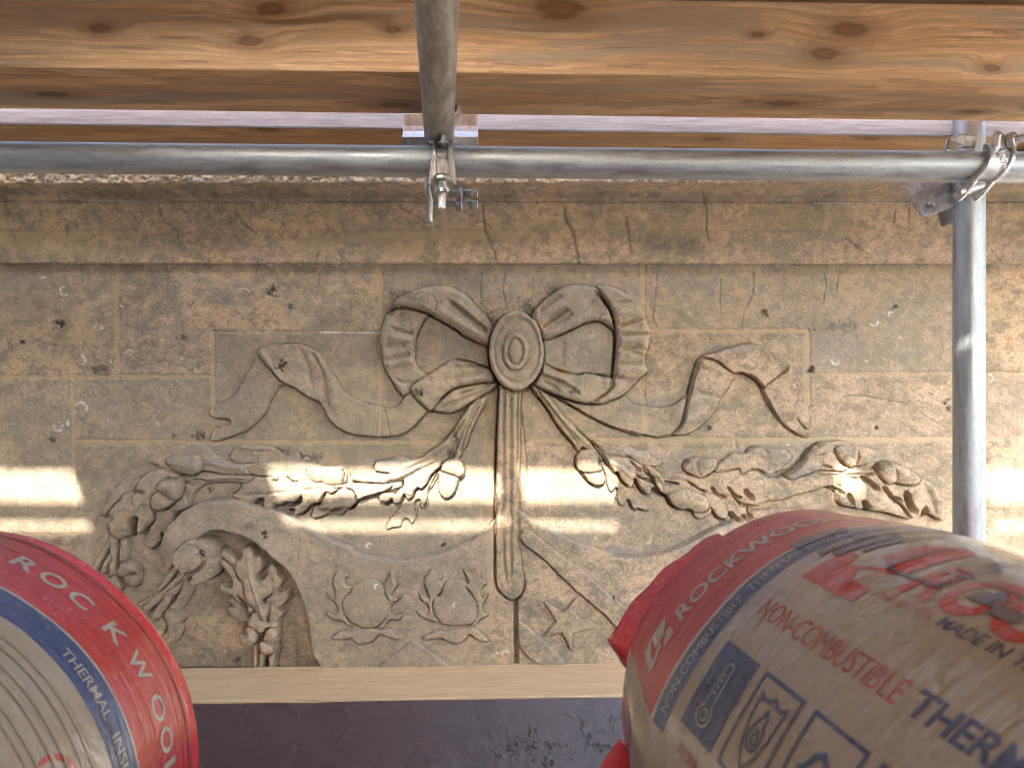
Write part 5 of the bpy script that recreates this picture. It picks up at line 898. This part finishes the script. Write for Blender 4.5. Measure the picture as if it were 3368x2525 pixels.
# ------------------------------------------------------------------ timbers overhead
TS = .0128
def timber(name, x0, x1, y0, y1, z0, z1, m, label, group=None, bev=.004, slope=TS, off=None):
    bm = bmesh.new(); n = max(2, int((x1 - x0) / .06))
    add_box(bm, x0, x1, y0, y1, z0, z1, bevel=bev)
    xm = (x0 + x1) / 2; o_ = Vector((xm, (y0 + y1) / 2, z0))
    for v in bm.verts: v.co -= o_
    o = bm_obj(name, bm, m); o.location = (xm, (y0 + y1) / 2, z0 - slope * xm); o.rotation_euler = (0, math.atan(slope), 0)
    return tag(o, label, 'timber', group)
ZB = .4305
def mat_off(m, k): return m
timber('timber_beam', -2.3, 2.3, 1.027, 1.188, ZB, ZB + .106, WOOD_A, 'broad orange pine beam lying nearest on top of the overhead tube', 'pine beams above the scaffold tubes')
timber('timber_beam', -2.3, 2.3, 1.266, 1.41, ZB + .0005, ZB + .050, WOOD, 'pine beam behind the broad one, its grey face showing through the gap', 'pine beams above the scaffold tubes')
timber('skylit_facing', -2.3, 2.3, 1.258, 1.2655, ZB + .0015, ZB + .049, WOOD_SKYLIT, 'bleached front face of the rear beam, tinted with sky light', bev=.001)  # separate board standing in for the beam's sky-lit front face
bm = bmesh.new(); add_box(bm, -1.65, 2.3, 1.414, 1.432, .437, .640, bevel=.002); tag(bm_obj('sun_blocker_board', bm, WOOD), 'board added out of view behind the rear beam to block the sun', 'board')  # unseen board, added to keep the sun off the cornice
# scaffold boards of the lift above, with the slots that let the sun through
ZD = ZB + .106
tanE = math.tan(R_(SUN_EL)) / math.cos(R_(SUN_AZ)); tanA = math.tan(R_(SUN_AZ))
def yat(zw, z): return WY - (z - zw) / tanE
def xat(xw, y): return xw - (WY - y) * tanA
pz = lambda py: -(py - 829) / 939.4
px_ = lambda px: (px - 1106) / 939.4
DK = 'scaffold boards of the deck overhead'
DX1 = 1.22
def board(x0, x1, y0, y1, label, z=ZD + .002, t=.038):
    bm = bmesh.new(); add_box(bm, x0, x1, y0, y1, z, z + t, bevel=.002)
    o_ = Vector(((x0 + x1) / 2, (y0 + y1) / 2, z))
    for v in bm.verts: v.co -= o_
    o = bm_obj('scaffold_board', bm, WOOD); o.location = o_; return tag(o, label, 'board', DK)
yf = yat(pz(1016), ZD + .002); yr = yat(pz(1142), ZD + .04)
board(-2.3, DX1, yf, 1.10, 'overhead deck board nearest the wall, above the broad beam')
yb0 = yat(pz(1128), ZD + .002); yb1 = yat(pz(1082), ZD + .006)
yy = yr; k = 0
NTH = ['first', 'second', 'third', 'fourth', 'fifth', 'sixth', 'seventh', 'eighth', 'ninth', 'tenth']
while yy > -1.25:
    board(-2.3, DX1, yy - .225, yy, 'overhead deck board, %s behind the light slot' % NTH[k])
    yy -= .226; k += 1
bm = bmesh.new(); add_box(bm, -2.3, DX1, yb0, yb1, ZD + .002, ZD + .006); tag(bm_obj('lath', bm, WOOD), 'thin lath added to split the sunlight in the overhead deck slot', 'lath')  # added out of view to split the sunlight into two streaks
ym = (yf + yr) / 2
for n_, (a, b) in enumerate(((172, 585), (1332, 1800), (1856, 2128))):  # unseen boards added and angled to trim the sun streaks
    ob = board(xat(px_(a), ym), xat(px_(b), ym), yr - .07, yf + .07, ['short board added to block the light slot on the left', 'short board added to block the light slot right of the middle', 'short board added to block the light slot at the far right'][n_], ZD + .043, .03); ob.rotation_euler = (0, 0, R_((9, -7, 6)[n_]))

# ------------------------------------------------------------------ timber plate and membrane below the carving
pl0 = Vector((0, 1.598, -.688))
bm = bmesh.new(); add_box(bm, -2.4, 2.4, 1.507 - pl0.y, 1.688 - pl0.y, 0, .052, bevel=.0025)
o = bm_obj('timber_plate', bm, PLATE); o.location = pl0; o.rotation_euler = (0, -.0155, 0)
tag(o, 'pale sawn timber plate laid along the foot of the carved wall', 'timber')
mx = np.concatenate([np.arange(-2.4, -.75, .03), np.arange(-.75, .45, .0026), np.arange(.45, 2.41, .03)]); mv = np.concatenate([np.arange(0, .26, .0026), np.arange(.26, .45, .02)])
MS = (len(mv), len(mx)); m1 = fbm(MS, 2.0, 31, .014); m2 = fbm(MS, 1.9, 38, .02); m3 = fbm(MS, 1.7, 33)
m4 = fbm(MS, 1.3, 35, .01)
cre = np.exp(-(m1 / .045) ** 2) * sstep(-.3, .5, m4) + .8 * np.exp(-(m2 / .045) ** 2) * sstep(-.1, .7, -m4)
MXg, MVg = np.meshgrid(mx, mv)
amp = sstep(-.32, .22, MXg + .25 * (MVg - .12)) * sstep(.015, .05, MVg) * .0070 + .0004
hh = cre * amp + m3 * .0012
ca, sa = math.cos(R_(60)), math.sin(R_(60))
MP = np.stack([MXg, 1.5055 - MVg * ca - hh * sa, -.6405 + .0155 * MXg - MVg * sa + hh * ca], -1).reshape(-1, 3)
mi = np.arange(MS[0] * MS[1]).reshape(MS)
q = np.stack([mi[:-1, :-1], mi[1:, :-1], mi[1:, 1:], mi[:-1, 1:]], -1).reshape(-1, 4)
me = mesh_np('roofing_membrane', MP, q); o = link('roofing_membrane', me, MEMB, None, True)
tag(o, 'glossy purple-brown roofing membrane, crinkled at the right, below the timber plate', 'membrane')
o.modifiers.new('thick', 'SOLIDIFY').thickness = .003

# ------------------------------------------------------------------ insulation rolls
class Roll:
    def __init__(s, C, d, R, morph=None, L=1.2, seed=0):
        s.C = np.array(C); d = np.array(d, float); s.d = d / np.linalg.norm(d)
        s.e1 = np.cross(s.d, [0, 0, 1.]); s.e1 /= np.linalg.norm(s.e1); s.e2 = np.cross(s.e1, s.d)
        s.R = R; s.morph = morph or (0, 0, R); s.L = L; s.ph = np.random.default_rng(seed).uniform(0, 6.28, 8)
        g = np.random.default_rng(seed + 50); s.cr = []
        for _ in range(34):
            u0 = g.uniform(.12, .65); t0 = g.uniform(.2, 2.9); a = g.normal(1.57, .5); l = g.uniform(.03, .12)
            s.cr.append((u0, t0 * R, u0 + l * math.cos(a), t0 * R + l * math.sin(a), g.uniform(.0005, .0016) * g.choice((-1, 1)), g.uniform(.005, .010)))
    def at(s, u, th, lift=0.0):
        u = np.asarray(u, float); th = np.asarray(th, float)
        k = 1 - sstep(0, .11, u); rm = s.R + (s.morph[2] - s.R) * k
        p = s.ph
        r = rm + .0012 * np.sin(3 * th + p[0] + 9 * u) + .0008 * np.sin(7 * th + p[1] - 14 * u) + .0006 * np.sin(40 * u + p[2] + 2 * th) + lift
        tr = (th % (2 * np.pi)) * s.R
        for u0, t0, u1, t1, am, wd in s.cr:
            dx, dy = u1 - u0, t1 - t0; q = np.clip(((u - u0) * dx + (tr - t0) * dy) / (dx * dx + dy * dy), 0, 1)
            r = r + am * np.exp(-((u - u0 - q * dx) ** 2 + (tr - t0 - q * dy) ** 2) / wd ** 2) * np.sin(np.pi * np.clip(q, .03, .97))
        r = r + .0022 * np.sin(2 * th + 5 * u + p[3]) * sstep(.12, .3, u) + .0011 * np.sin(5 * th - 11 * u + p[4])
        e = .014
        r = r - np.where(u < e, e - np.sqrt(np.clip(e * e - (e - u) ** 2, 0, None)), 0)
        r = r - np.where(u > s.L - e, e - np.sqrt(np.clip(e * e - (e - (s.L - u)) ** 2, 0, None)), 0)
        return (s.C + np.outer(-u, s.d).reshape(u.shape + (3,)) + (s.morph[0] * k + r * np.cos(th))[..., None] * s.e1 + (s.morph[1] * k + r * np.sin(th))[..., None] * s.e2)
    def grid(s, us, ths, lift):
        U, Tt = np.meshgrid(us, ths, indexing='ij')
        return s.at(U.ravel(), Tt.ravel(), lift), U.ravel(), Tt.ravel(), len(us), len(ths)
def set_uv(me, uv):
    l = me.uv_layers.new(name='roll'); li = np.zeros(len(me.loops), np.int32); me.loops.foreach_get('vertex_index', li)
    l.data.foreach_set('uv', np.ascontiguousarray(uv[li], np.float32).ravel())
def patch(R, name, u0, u1, t0, t1, lift, m, parent, du=.004, dt=1.0, label=None):
    us = np.linspace(u0, u1, max(2, int((u1 - u0) / du) + 1)); ths = np.radians(np.linspace(t0, t1, max(2, int(abs(t1 - t0) / dt) + 1)))
    P, U, Tt, a, b = R.grid(us, ths, lift); i = np.arange(a * b).reshape(a, b)
    q = np.stack([i[:-1, :-1], i[:-1, 1:], i[1:, 1:], i[1:, :-1]], -1).reshape(-1, 4)
    if t1 < t0: q = q[:, ::-1]
    me = mesh_np(name, P, q); set_uv(me, np.stack([U, Tt * R.R], 1)); o = link(name, me, m, parent, True)
    if label: o['label'] = label
    return o
def wrap_mesh(R, name, me, fmap, lift, m, parent, label=None, maxe=.006):
    bm = bmesh.new(); bm.from_mesh(me); bmesh.ops.triangulate(bm, faces=bm.faces)
    for _ in range(4):
        es = [e for e in bm.edges if e.calc_length() > maxe]
        if not es: break
        bmesh.ops.subdivide_edges(bm, edges=es, cuts=1); bmesh.ops.triangulate(bm, faces=bm.faces)
    co = np.array([v.co[:2] for v in bm.verts]); U, Tt = fmap(co[:, 0], co[:, 1]); P = R.at(U, Tt, lift)
    for v, p in zip(bm.verts, P): v.co = p
    out = bpy.data.meshes.new(name); bm.to_mesh(out); bm.free(); set_uv(out, np.stack([U, Tt * R.R], 1))
    o = link(name, out, m, parent, True)
    # keep the print facing out
    n0 = out.polygons[0].normal if len(out.polygons) else None
    if label: o['label'] = label
    return o
def text_mesh(s, w_, h, bold=0.0, space=1.0):
    cu = bpy.data.curves.new('t', 'FONT'); cu.body = s; cu.size = 1; cu.offset = bold; cu.space_character = space; cu.resolution_u = 4
    t = bpy.data.objects.new('t', cu); COL.objects.link(t)
    me = bpy.data.meshes.new_from_object(t.evaluated_get(bpy.context.evaluated_depsgraph_get())); bpy.data.objects.remove(t)
    co = np.zeros(len(me.vertices) * 3); me.vertices.foreach_get('co', co); co = co.reshape(-1, 3)
    mn, mxx = co.min(0), co.max(0); co[:, 0] = (co[:, 0] - mn[0]) / (mxx[0] - mn[0]) * w_; co[:, 1] = (co[:, 1] - mn[1]) / (mxx[1] - mn[1]) * h
    me.vertices.foreach_set('co', co.ravel()); me.materials.clear(); return me
def poly_mesh(polys):
    bm = bmesh.new()
    for P in polys: bm.faces.new([bm.verts.new((x, y, 0)) for x, y in P])
    me = bpy.data.meshes.new('p'); bm.to_mesh(me); bm.free(); return me
def stroke(P, w_, closed=False):
    """quads that draw a line of width w_ along P"""
    P = np.array(P, float); out = []; n = len(P)
    for i in range(n if closed else n - 1):
        a, b = P[i], P[(i + 1) % n]; t = b - a; L = np.hypot(*t); t = t / L; nn = np.array([-t[1], t[0]]) * w_ / 2; e = t * w_ / 2
        out.append([a - e - nn, b + e - nn, b + e + nn, a - e + nn])
    return out
axial = lambda R, u0, tb: (lambda x, y: (u0 + x, np.radians(tb) - y / R.R))            # reads along the roll
around = lambda R, ub, t0: (lambda x, y: (ub - y, np.radians(t0) - x / R.R))            # reads round the roll, tops towards the end
def body(R, root):
    us = np.concatenate([[0, .0012, .003, .006, .010, .014], np.concatenate([np.arange(.018, .60, .004), np.arange(.60, R.L - .02, .02)]), [R.L - .014, R.L - .008, R.L - .003, R.L]]); ths = np.radians(np.linspace(0, 360, 361))
    P, U, Tt, a, b = R.grid(us, ths, 0); i = np.arange(a * b).reshape(a, b)
    q = np.stack([i[:-1, :-1], i[:-1, 1:], i[1:, 1:], i[1:, :-1]], -1).reshape(-1, 4)
    me = mesh_np('wrapped_body', P, q); set_uv(me, np.stack([U, Tt * R.R], 1)); link('wrapped_body', me, F_TAN, root, True)
    for u_, nm in ((0, 'end_film'), (R.L, 'end_film')):       # gathered film over each end
        rr = np.linspace(1, 0.02, 14); V = []; uv = []
        for t in rr:
            ring_ = R.at(np.full(121, u_), np.radians(np.linspace(0, 360, 121))); c_ = ring_[:-1].mean(0)
            w_ = .010 * np.sin(np.linspace(0, 2 * np.pi * 17, 121)) * (1 - t) * t * 3 + .022 * (1 - t ** 2)
            V.append(c_ + (ring_ - c_) * t + np.outer(w_ * (1 if u_ == 0 else -1), R.d)); uv.append(np.stack([np.full(121, t * R.R), np.radians(np.linspace(0, 360, 121)) * R.R], 1))
        V = np.concatenate(V); i = np.arange(14 * 121).reshape(14, 121); q = np.stack([i[:-1, :-1], i[1:, :-1], i[1:, 1:], i[:-1, 1:]], -1).reshape(-1, 4)
        me = mesh_np(nm, V, q); set_uv(me, np.concatenate(uv)); link(nm, me, F_BRIGHT, root, True)
def flap(R, name, prof, root, m):
    """loose film that stands off the rim: prof = [(theta deg, reach, lift, u)]"""
    th = np.array([p[0] for p in prof]); tt = np.linspace(th[0], th[-1], 48)
    f_ = lambda k: np.interp(tt, th if th[0] < th[-1] else th, [p[k] for p in prof]) if th[0] < th[-1] else np.interp(-tt, -th, [p[k] for p in prof])
    reach = f_(1); uu = f_(2)
    V = []; uv = []
    base = R.at(np.full(48, .010), np.radians(tt), .0006)
    cdir = np.cos(np.radians(tt))[:, None] * R.e1 + np.sin(np.radians(tt))[:, None] * R.e2
    for k in np.linspace(0, 1, 10):
        V.append(base + cdir * (reach * k)[:, None] + np.outer(.012 * k + uu * k * k, R.d) + np.outer(.0022 * np.sin(tt * .45 + 3 * k) * k, R.d)); uv.append(np.stack([np.full(48, k * .04), np.radians(tt) * R.R], 1))
    V = np.concatenate(V); i = np.arange(480).reshape(10, 48); q = np.stack([i[:-1, :-1], i[1:, :-1], i[1:, 1:], i[:-1, 1:]], -1).reshape(-1, 4)
    me = mesh_np(name, V, q); set_uv(me, np.concatenate(uv)); o = link(name, me, m, root, True); o.modifiers.new('thick', 'SOLIDIFY').thickness = .0006; return o
def arc(cx_, cy_, r, a0, a1, n=14): return [(cx_ + r * math.cos(R_(a)), cy_ + r * math.sin(R_(a))) for a in np.linspace(a0, a1, n)]

GRP = 'wrapped insulation rolls'
RC = ((.3106, .7507, -.349), (-.1846, 1, .0307)); LC = ((-.5385, .7717, -.3783), (.1029, 1, .0442))
deg = lambda m_: m_ / .23 * 180 / math.pi
# ---- right roll
RR = Roll(*RC, .23, (-.0226, .0348, .1911), 1.2, 3)
root = empty('insulation_roll', tuple(RR.C + RR.d * -.6 - RR.e2 * .23), 'large insulation roll at the right in red, blue and tan printed film', 'insulation roll', GRP)
body(RR, root)
patch(RR, 'red_band', .0002, .1000, 160.4, 20, .0003, F_RED, root)
patch(RR, 'red_band', .0002, .060, 171, 300, .0003, F_RED, root)
patch(RR, 'pale_line', .1000, .1040, 160.5, 20, .0003, F_PALE, root, .002)
patch(RR, 'blue_band', .1040, .1245, 160.7, 20, .0003, F_BLUE, root)
wrap_mesh(RR, 'printed_text', text_mesh('ROCKWOOL', .0040143 * 47, .0185, .02), around(RR, .0705, 142.3), .0007, F_PALE, root)
wrap_mesh(RR, 'printed_mark', poly_mesh([[(0, 0), (.0085, 0), (.0085, .027), (0, .027)], [(.0087, .0135), (.0165, .027), (.0087, .027)], [(.0087, 0), (.024, .006), (.024, .0115), (.0087, .0045)], [(.0167, .012), (.032, .012), (.042, .0262), (.042, .027), (.0167, .027)], [(.026, 0), (.042, 0), (.042, .0115), (.034, .0115)]]), around(RR, .0715, 155.6), .0007, F_PALE, root)
for s_, t0, t1 in (('NON-COMBUSTIBLE', 157.5, 129.3), ('THERMAL', 127.4, 113.7), ('INSULATION', 112.2, 92)):
    wrap_mesh(RR, 'printed_text', text_mesh(s_, (t0 - t1) * .0040143, .0088, .0), around(RR, .1188, t0), .0007, F_PALE, root, maxe=.004)
wrap_mesh(RR, 'printed_text', text_mesh('NON-COMBUSTIBLE', .1552, .0182, -.004), axial(RR, .1447, 130.8), .0004, F_INKR, root)
wrap_mesh(RR, 'printed_text', text_mesh('THERMAL', .100, .0185, .022), axial(RR, .3075, 130.7), .0004, F_INKB, root)
wrap_mesh(RR, 'printed_text', text_mesh('INSULATION', .0475, .0085, -.006), axial(RR, .2185, 115.8), .0009, F_INKR, root, maxe=.004)
wrap_mesh(RR, 'printed_text', text_mesh('MADE IN THE', .076, .0106, .006), axial(RR, .2735, 116.1), .0004, F_INKB, root, maxe=.004)
wrap_mesh(RR, 'printed_text', text_mesh('STONE WOOL', .064, .0088, .008), axial(RR, .1505, 161.0), .0004, F_INKR, root, maxe=.004)
o_ = wrap_mesh(RR, 'blue_panel', poly_mesh([[(0, 0), (.0475, 0), (.0475, .0727), (0, .0727)]]), axial(RR, .1402, 156.05), .0004, F_INKB, root)
th_ = stroke(arc(.0225, .017, .0085, 125, 415, 26), .0016) + stroke([(.0176, .024), (.0180, .056)] + arc(.0222, .056, .0042, 180, 0, 8)[0:] + [(.0268, .024)], .0013) + stroke(arc(.0225, .017, .0042, 0, 360, 18), .0012) + [[(.0200, y), (.0222, y), (.0222, y + .0022), (.0200, y + .0022)] for y in (.034, .039, .044, .049)]
wrap_mesh(RR, 'thermometer_symbol', poly_mesh(th_), axial(RR, .1402, 156.05), .0008, F_PALE, root, maxe=.004)
def framebox(u0, u1, t0, t1, w_=.0030): 
    W_, Hh = u1 - u0, (t0 - t1) * .0040143
    return poly_mesh(stroke([(w_ / 2, w_ / 2), (W_ - w_ / 2, w_ / 2), (W_ - w_ / 2, Hh - w_ / 2), (w_ / 2, Hh - w_ / 2)], w_, True))
for u0, u1 in ((.1972, .2468), (.2571, .3087), (.3180, .3690)):
    wrap_mesh(RR, 'printed_frame', framebox(u0, u1, 156.1, 138.0), axial(RR, u0, 156.1), .0004, F_INKB, root)
sh = stroke(arc(.0108, .0635, .0078, 200, 330, 6) [::1], .0026) + stroke([(.0098, .0585), (.0102, .050), (.0118, .036), (.0165, .020), (.0250, .0090), (.0335, .020), (.0382, .036), (.0398, .050), (.0402, .0600)], .0019) + stroke([(.0098, .0588), (.0150, .0560), (.0205, .0570), (.0250, .0605), (.0295, .0570), (.0350, .0560), (.0402, .0600)], .0026)
sh = sh[5:]
fl = stroke([(.0250, .0520), (.0215, .044), (.0180, .037), (.0178, .029), (.0210, .0235), (.0260, .0225), (.0305, .0255), (.0322, .032), (.0305, .038), (.0285, .041), (.0282, .046), (.0250, .0520)], .0021) + stroke([(.0250, .038), (.0225, .032), (.0230, .0275), (.0262, .026), (.0288, .029), (.0278, .033), (.0250, .038)], .0019)
wrap_mesh(RR, 'shield_symbol', poly_mesh(sh + fl), axial(RR, .1972, 156.1), .0006, F_INKB, root, maxe=.004)
rec = []
for a in (90, 210, 330):
    c, s_ = math.cos(R_(a - 90)), math.sin(R_(a - 90)); rot = lambda P: [(.0258 + c * x - s_ * y, .035 + s_ * x + c * y) for x, y in P]
    rec += [rot(p) for p in stroke([(-.0115, .0035), (-.0050, .0150), (.0000, .0185), (.0045, .0150), (.0065, .0110)], .0042)] + [rot([(.0020, .0098), (.0125, .0120), (.0095, .0035)])]
wrap_mesh(RR, 'recycling_symbol', poly_mesh(rec), axial(RR, .2571, 156.1), .0006, F_INKB, root, maxe=.004)
# the big red brand mark, smudged and overlapped by the layer beneath
wrap_mesh(RR, 'brand_block', poly_mesh([[(0, 0), (.062, 0), (.062, .018), (.040, .018), (.030, .030), (.062, .044), (.046, .044), (.020, .030), (.014, .044), (0, .044)]]), axial(RR, .1471, 119.2), .0004, F_INKR, root)
wrap_mesh(RR, 'brand_block', poly_mesh([[(.0, .008), (.014, 0), (.036, .0), (.036, .058), (.014, .066), (.004, .040)]]), axial(RR, .1740, 107.6), .0004, F_INKR, root)
wrap_mesh(RR, 'printed_text', text_mesh('ROCKWOOL', .290, .052, .035), axial(RR, .2220, 112.9), .0004, F_INKR, root, label='big red brand lettering')
for u0, u1, t0, t1 in ((.094, .1075, 113.3, 101.0), (.1300, .1360, 112.5, 100.0), (.2640, .2860, 108.0, 104.8), (.2860, .3060, 109.6, 106.6)):
    patch(RR, 'overprint_patch', u0, u1, t0, t1, .0010, F_MUD, root)
for u0, u1, t0, t1 in ((.140, .1490, 110.8, 96), (.1520, .1585, 106.5, 88), (.2740, .2810, 107.6, 103.5), (.126, .1345, 104, 80)):
    patch(RR, 'overprint_patch', u0, u1, t0, t1, .0012, F_BLUE, root)
wrap_mesh(RR, 'printed_frame', framebox(.191, .243, 108.6, 84, .0024), axial(RR, .191, 108.6), .0014, F_INKB, root)
wrap_mesh(RR, 'printed_frame', poly_mesh(stroke(arc(.020, .040, .012, 0, 360, 20), .0020) + stroke([(.010, .020), (.050, .026), (.090, .020)], .0018)), axial(RR, .215, 108.6), .0014, F_INKB, root)
flap(RR, 'loose_film', [(118, 0, 0), (128, .001, .004), (140, .003, .008), (152, .007, .010), (162, .014, .012), (165, .002, .004), (166, 0, 0)], root, F_BRIGHT)
flap(RR, 'loose_film', [(188, 0, 0), (192, .010, .004), (199, .040, .006), (208, .055, .006), (222, 0, 0)], root, F_BRIGHT)
# ---- left roll
RL = Roll(*LC, .23, None, 1.2, 5)
root = empty('insulation_roll', tuple(RL.C + RL.d * -.6 - RL.e2 * .23), 'insulation roll at the left with white lettering on its red end band', 'insulation roll', GRP)
body(RL, root)
patch(RL, 'red_end', .0002, .0250, -60, 240, .0003, F_BRIGHT, root)
patch(RL, 'red_band', .0268, .1020, -60, 240, .0003, F_RED, root)
patch(RL, 'film_fold', .0235, .0275, -60, 240, .0016, F_RED, root, .0008)
patch(RL, 'pale_line', .1020, .1045, -60, 240, .0003, F_PALE, root, .002)
patch(RL, 'blue_band', .1045, .1330, -60, 240, .0003, F_BLUE, root)
for s_, t0, t1 in (('R', 70, 64), ('O', 62.6, 56), ('C', 54.2, 48.4), ('K', 43, 37), ('W', 34.5, 27), ('O', 23.5, 17.2), ('O', 15.8, 9.8), ('L', 8, 3)):
    wrap_mesh(RL, 'printed_letter', text_mesh(s_, (t0 - t1) * .0040143, .0185, .02), around(RL, .0690, t0), .0007, F_PALE, root)
for s_, t0, t1 in (('THERMAL', 42.8, 25.4), ('INSULATION', 22, -4)):
    wrap_mesh(RL, 'printed_text', text_mesh(s_, (t0 - t1) * .0040143, .0095, .006), around(RL, .1240, t0), .0007, F_PALE, root, maxe=.004)
wrap_mesh(RL, 'printed_ring', poly_mesh(stroke(arc(0, 0, .022, 0, 360, 30), .0045)), axial(RL, .190, 21.0), .0005, F_INKR, root)
for k, u_ in enumerate((.150, .158, .172, .181, .196, .203, .222)):      # tight folds in the film
    patch(RL, 'film_fold', u_, u_ + .0022 + .001 * (k % 2), 88 - 7 * k, -30, .0011, F_TAN, root, .0006)
# ---- the rolls they lie on
for R0, C_, lab in ((RR, RC, 'lower insulation roll underneath the large right one'), (RL, LC, 'lower insulation roll underneath the left one')):
    R2 = Roll(tuple(np.array(C_[0]) - R0.e2 * .4605 - R0.d * .03), C_[1], .23, None, 1.2, 9)
    root = empty('insulation_roll', tuple(R2.C + R2.d * -.6 - R2.e2 * .23), lab, 'insulation roll', GRP)
    body(R2, root); patch(R2, 'red_band', .0002, .1020, 0, 360, .0003, F_RED, root); patch(R2, 'blue_band', .1045, .1330, 0, 360, .0003, F_BLUE, root)

# ------------------------------------------------------------------ unseen walls added to block light: one on the left and a parapet behind
RW = empty('side_baffle', (-1.75, 0, -1.1), 'plain limestone wall added out of view to block light from the left', 'wall')
for k, (z0, z1) in enumerate(((-1.2, -.85), (-.846, -.5), (-.496, -.15), (-.146, .2), (.204, .52))):
    ys = [-1.9] + [-1.3 + .3 * (k % 2) + .8 * j for j in range(4)] + [1.69]
    for a, b in zip(ys[:-1], ys[1:]):
        bm = bmesh.new(); add_box(bm, -2.0, -1.65, a + .003, b - .003, z0, z1, bevel=.003); bm_obj('stone_block', bm, STONE, RW)
PW = empty('baffle', (0, -1.9, -1.2), 'limestone parapet added out of view to block low light from behind', 'baffle')
for k, (z0, z1) in enumerate(((-1.3, -.9), (-.896, -.5), (-.496, -.1), (-.096, .04))):
    xs = [-2.4] + [-1.7 + .4 * (k % 2) + .95 * j for j in range(5)] + [2.9]
    for a, b in zip(xs[:-1], xs[1:]):
        bm = bmesh.new(); add_box(bm, a + .003, b - .003, -2.25, -1.92, z0, z1, bevel=.003); bm_obj('baffle_top_stone' if k == 3 else 'stone_block', bm, STONE, PW)

bm = bmesh.new(); n = 60  # opaque sheet added out of view so that most light comes from the right
top = []; bot = []
for i in range(n + 1):
    x = -2.4 + 2.95 * i / n; y = -1.905 + .018 * math.sin(i * 1.1) + .01 * math.sin(i * 2.7)
    top.append(bm.verts.new((x, y, .62))); bot.append(bm.verts.new((x, y + .01 * math.sin(i * .7), -1.15)))
for i in range(n): bm.faces.new((bot[i], bot[i + 1], top[i + 1], top[i]))
o = bm_obj('baffle_sheet', bm, plain('grey_baffle_sheet', (.30, .29, .27), .7, 5), None, True); o.modifiers.new('thick', 'SOLIDIFY').thickness = .002
tag(o, 'grey sheet added behind the viewer to block light, inside the parapet', 'sheeting')
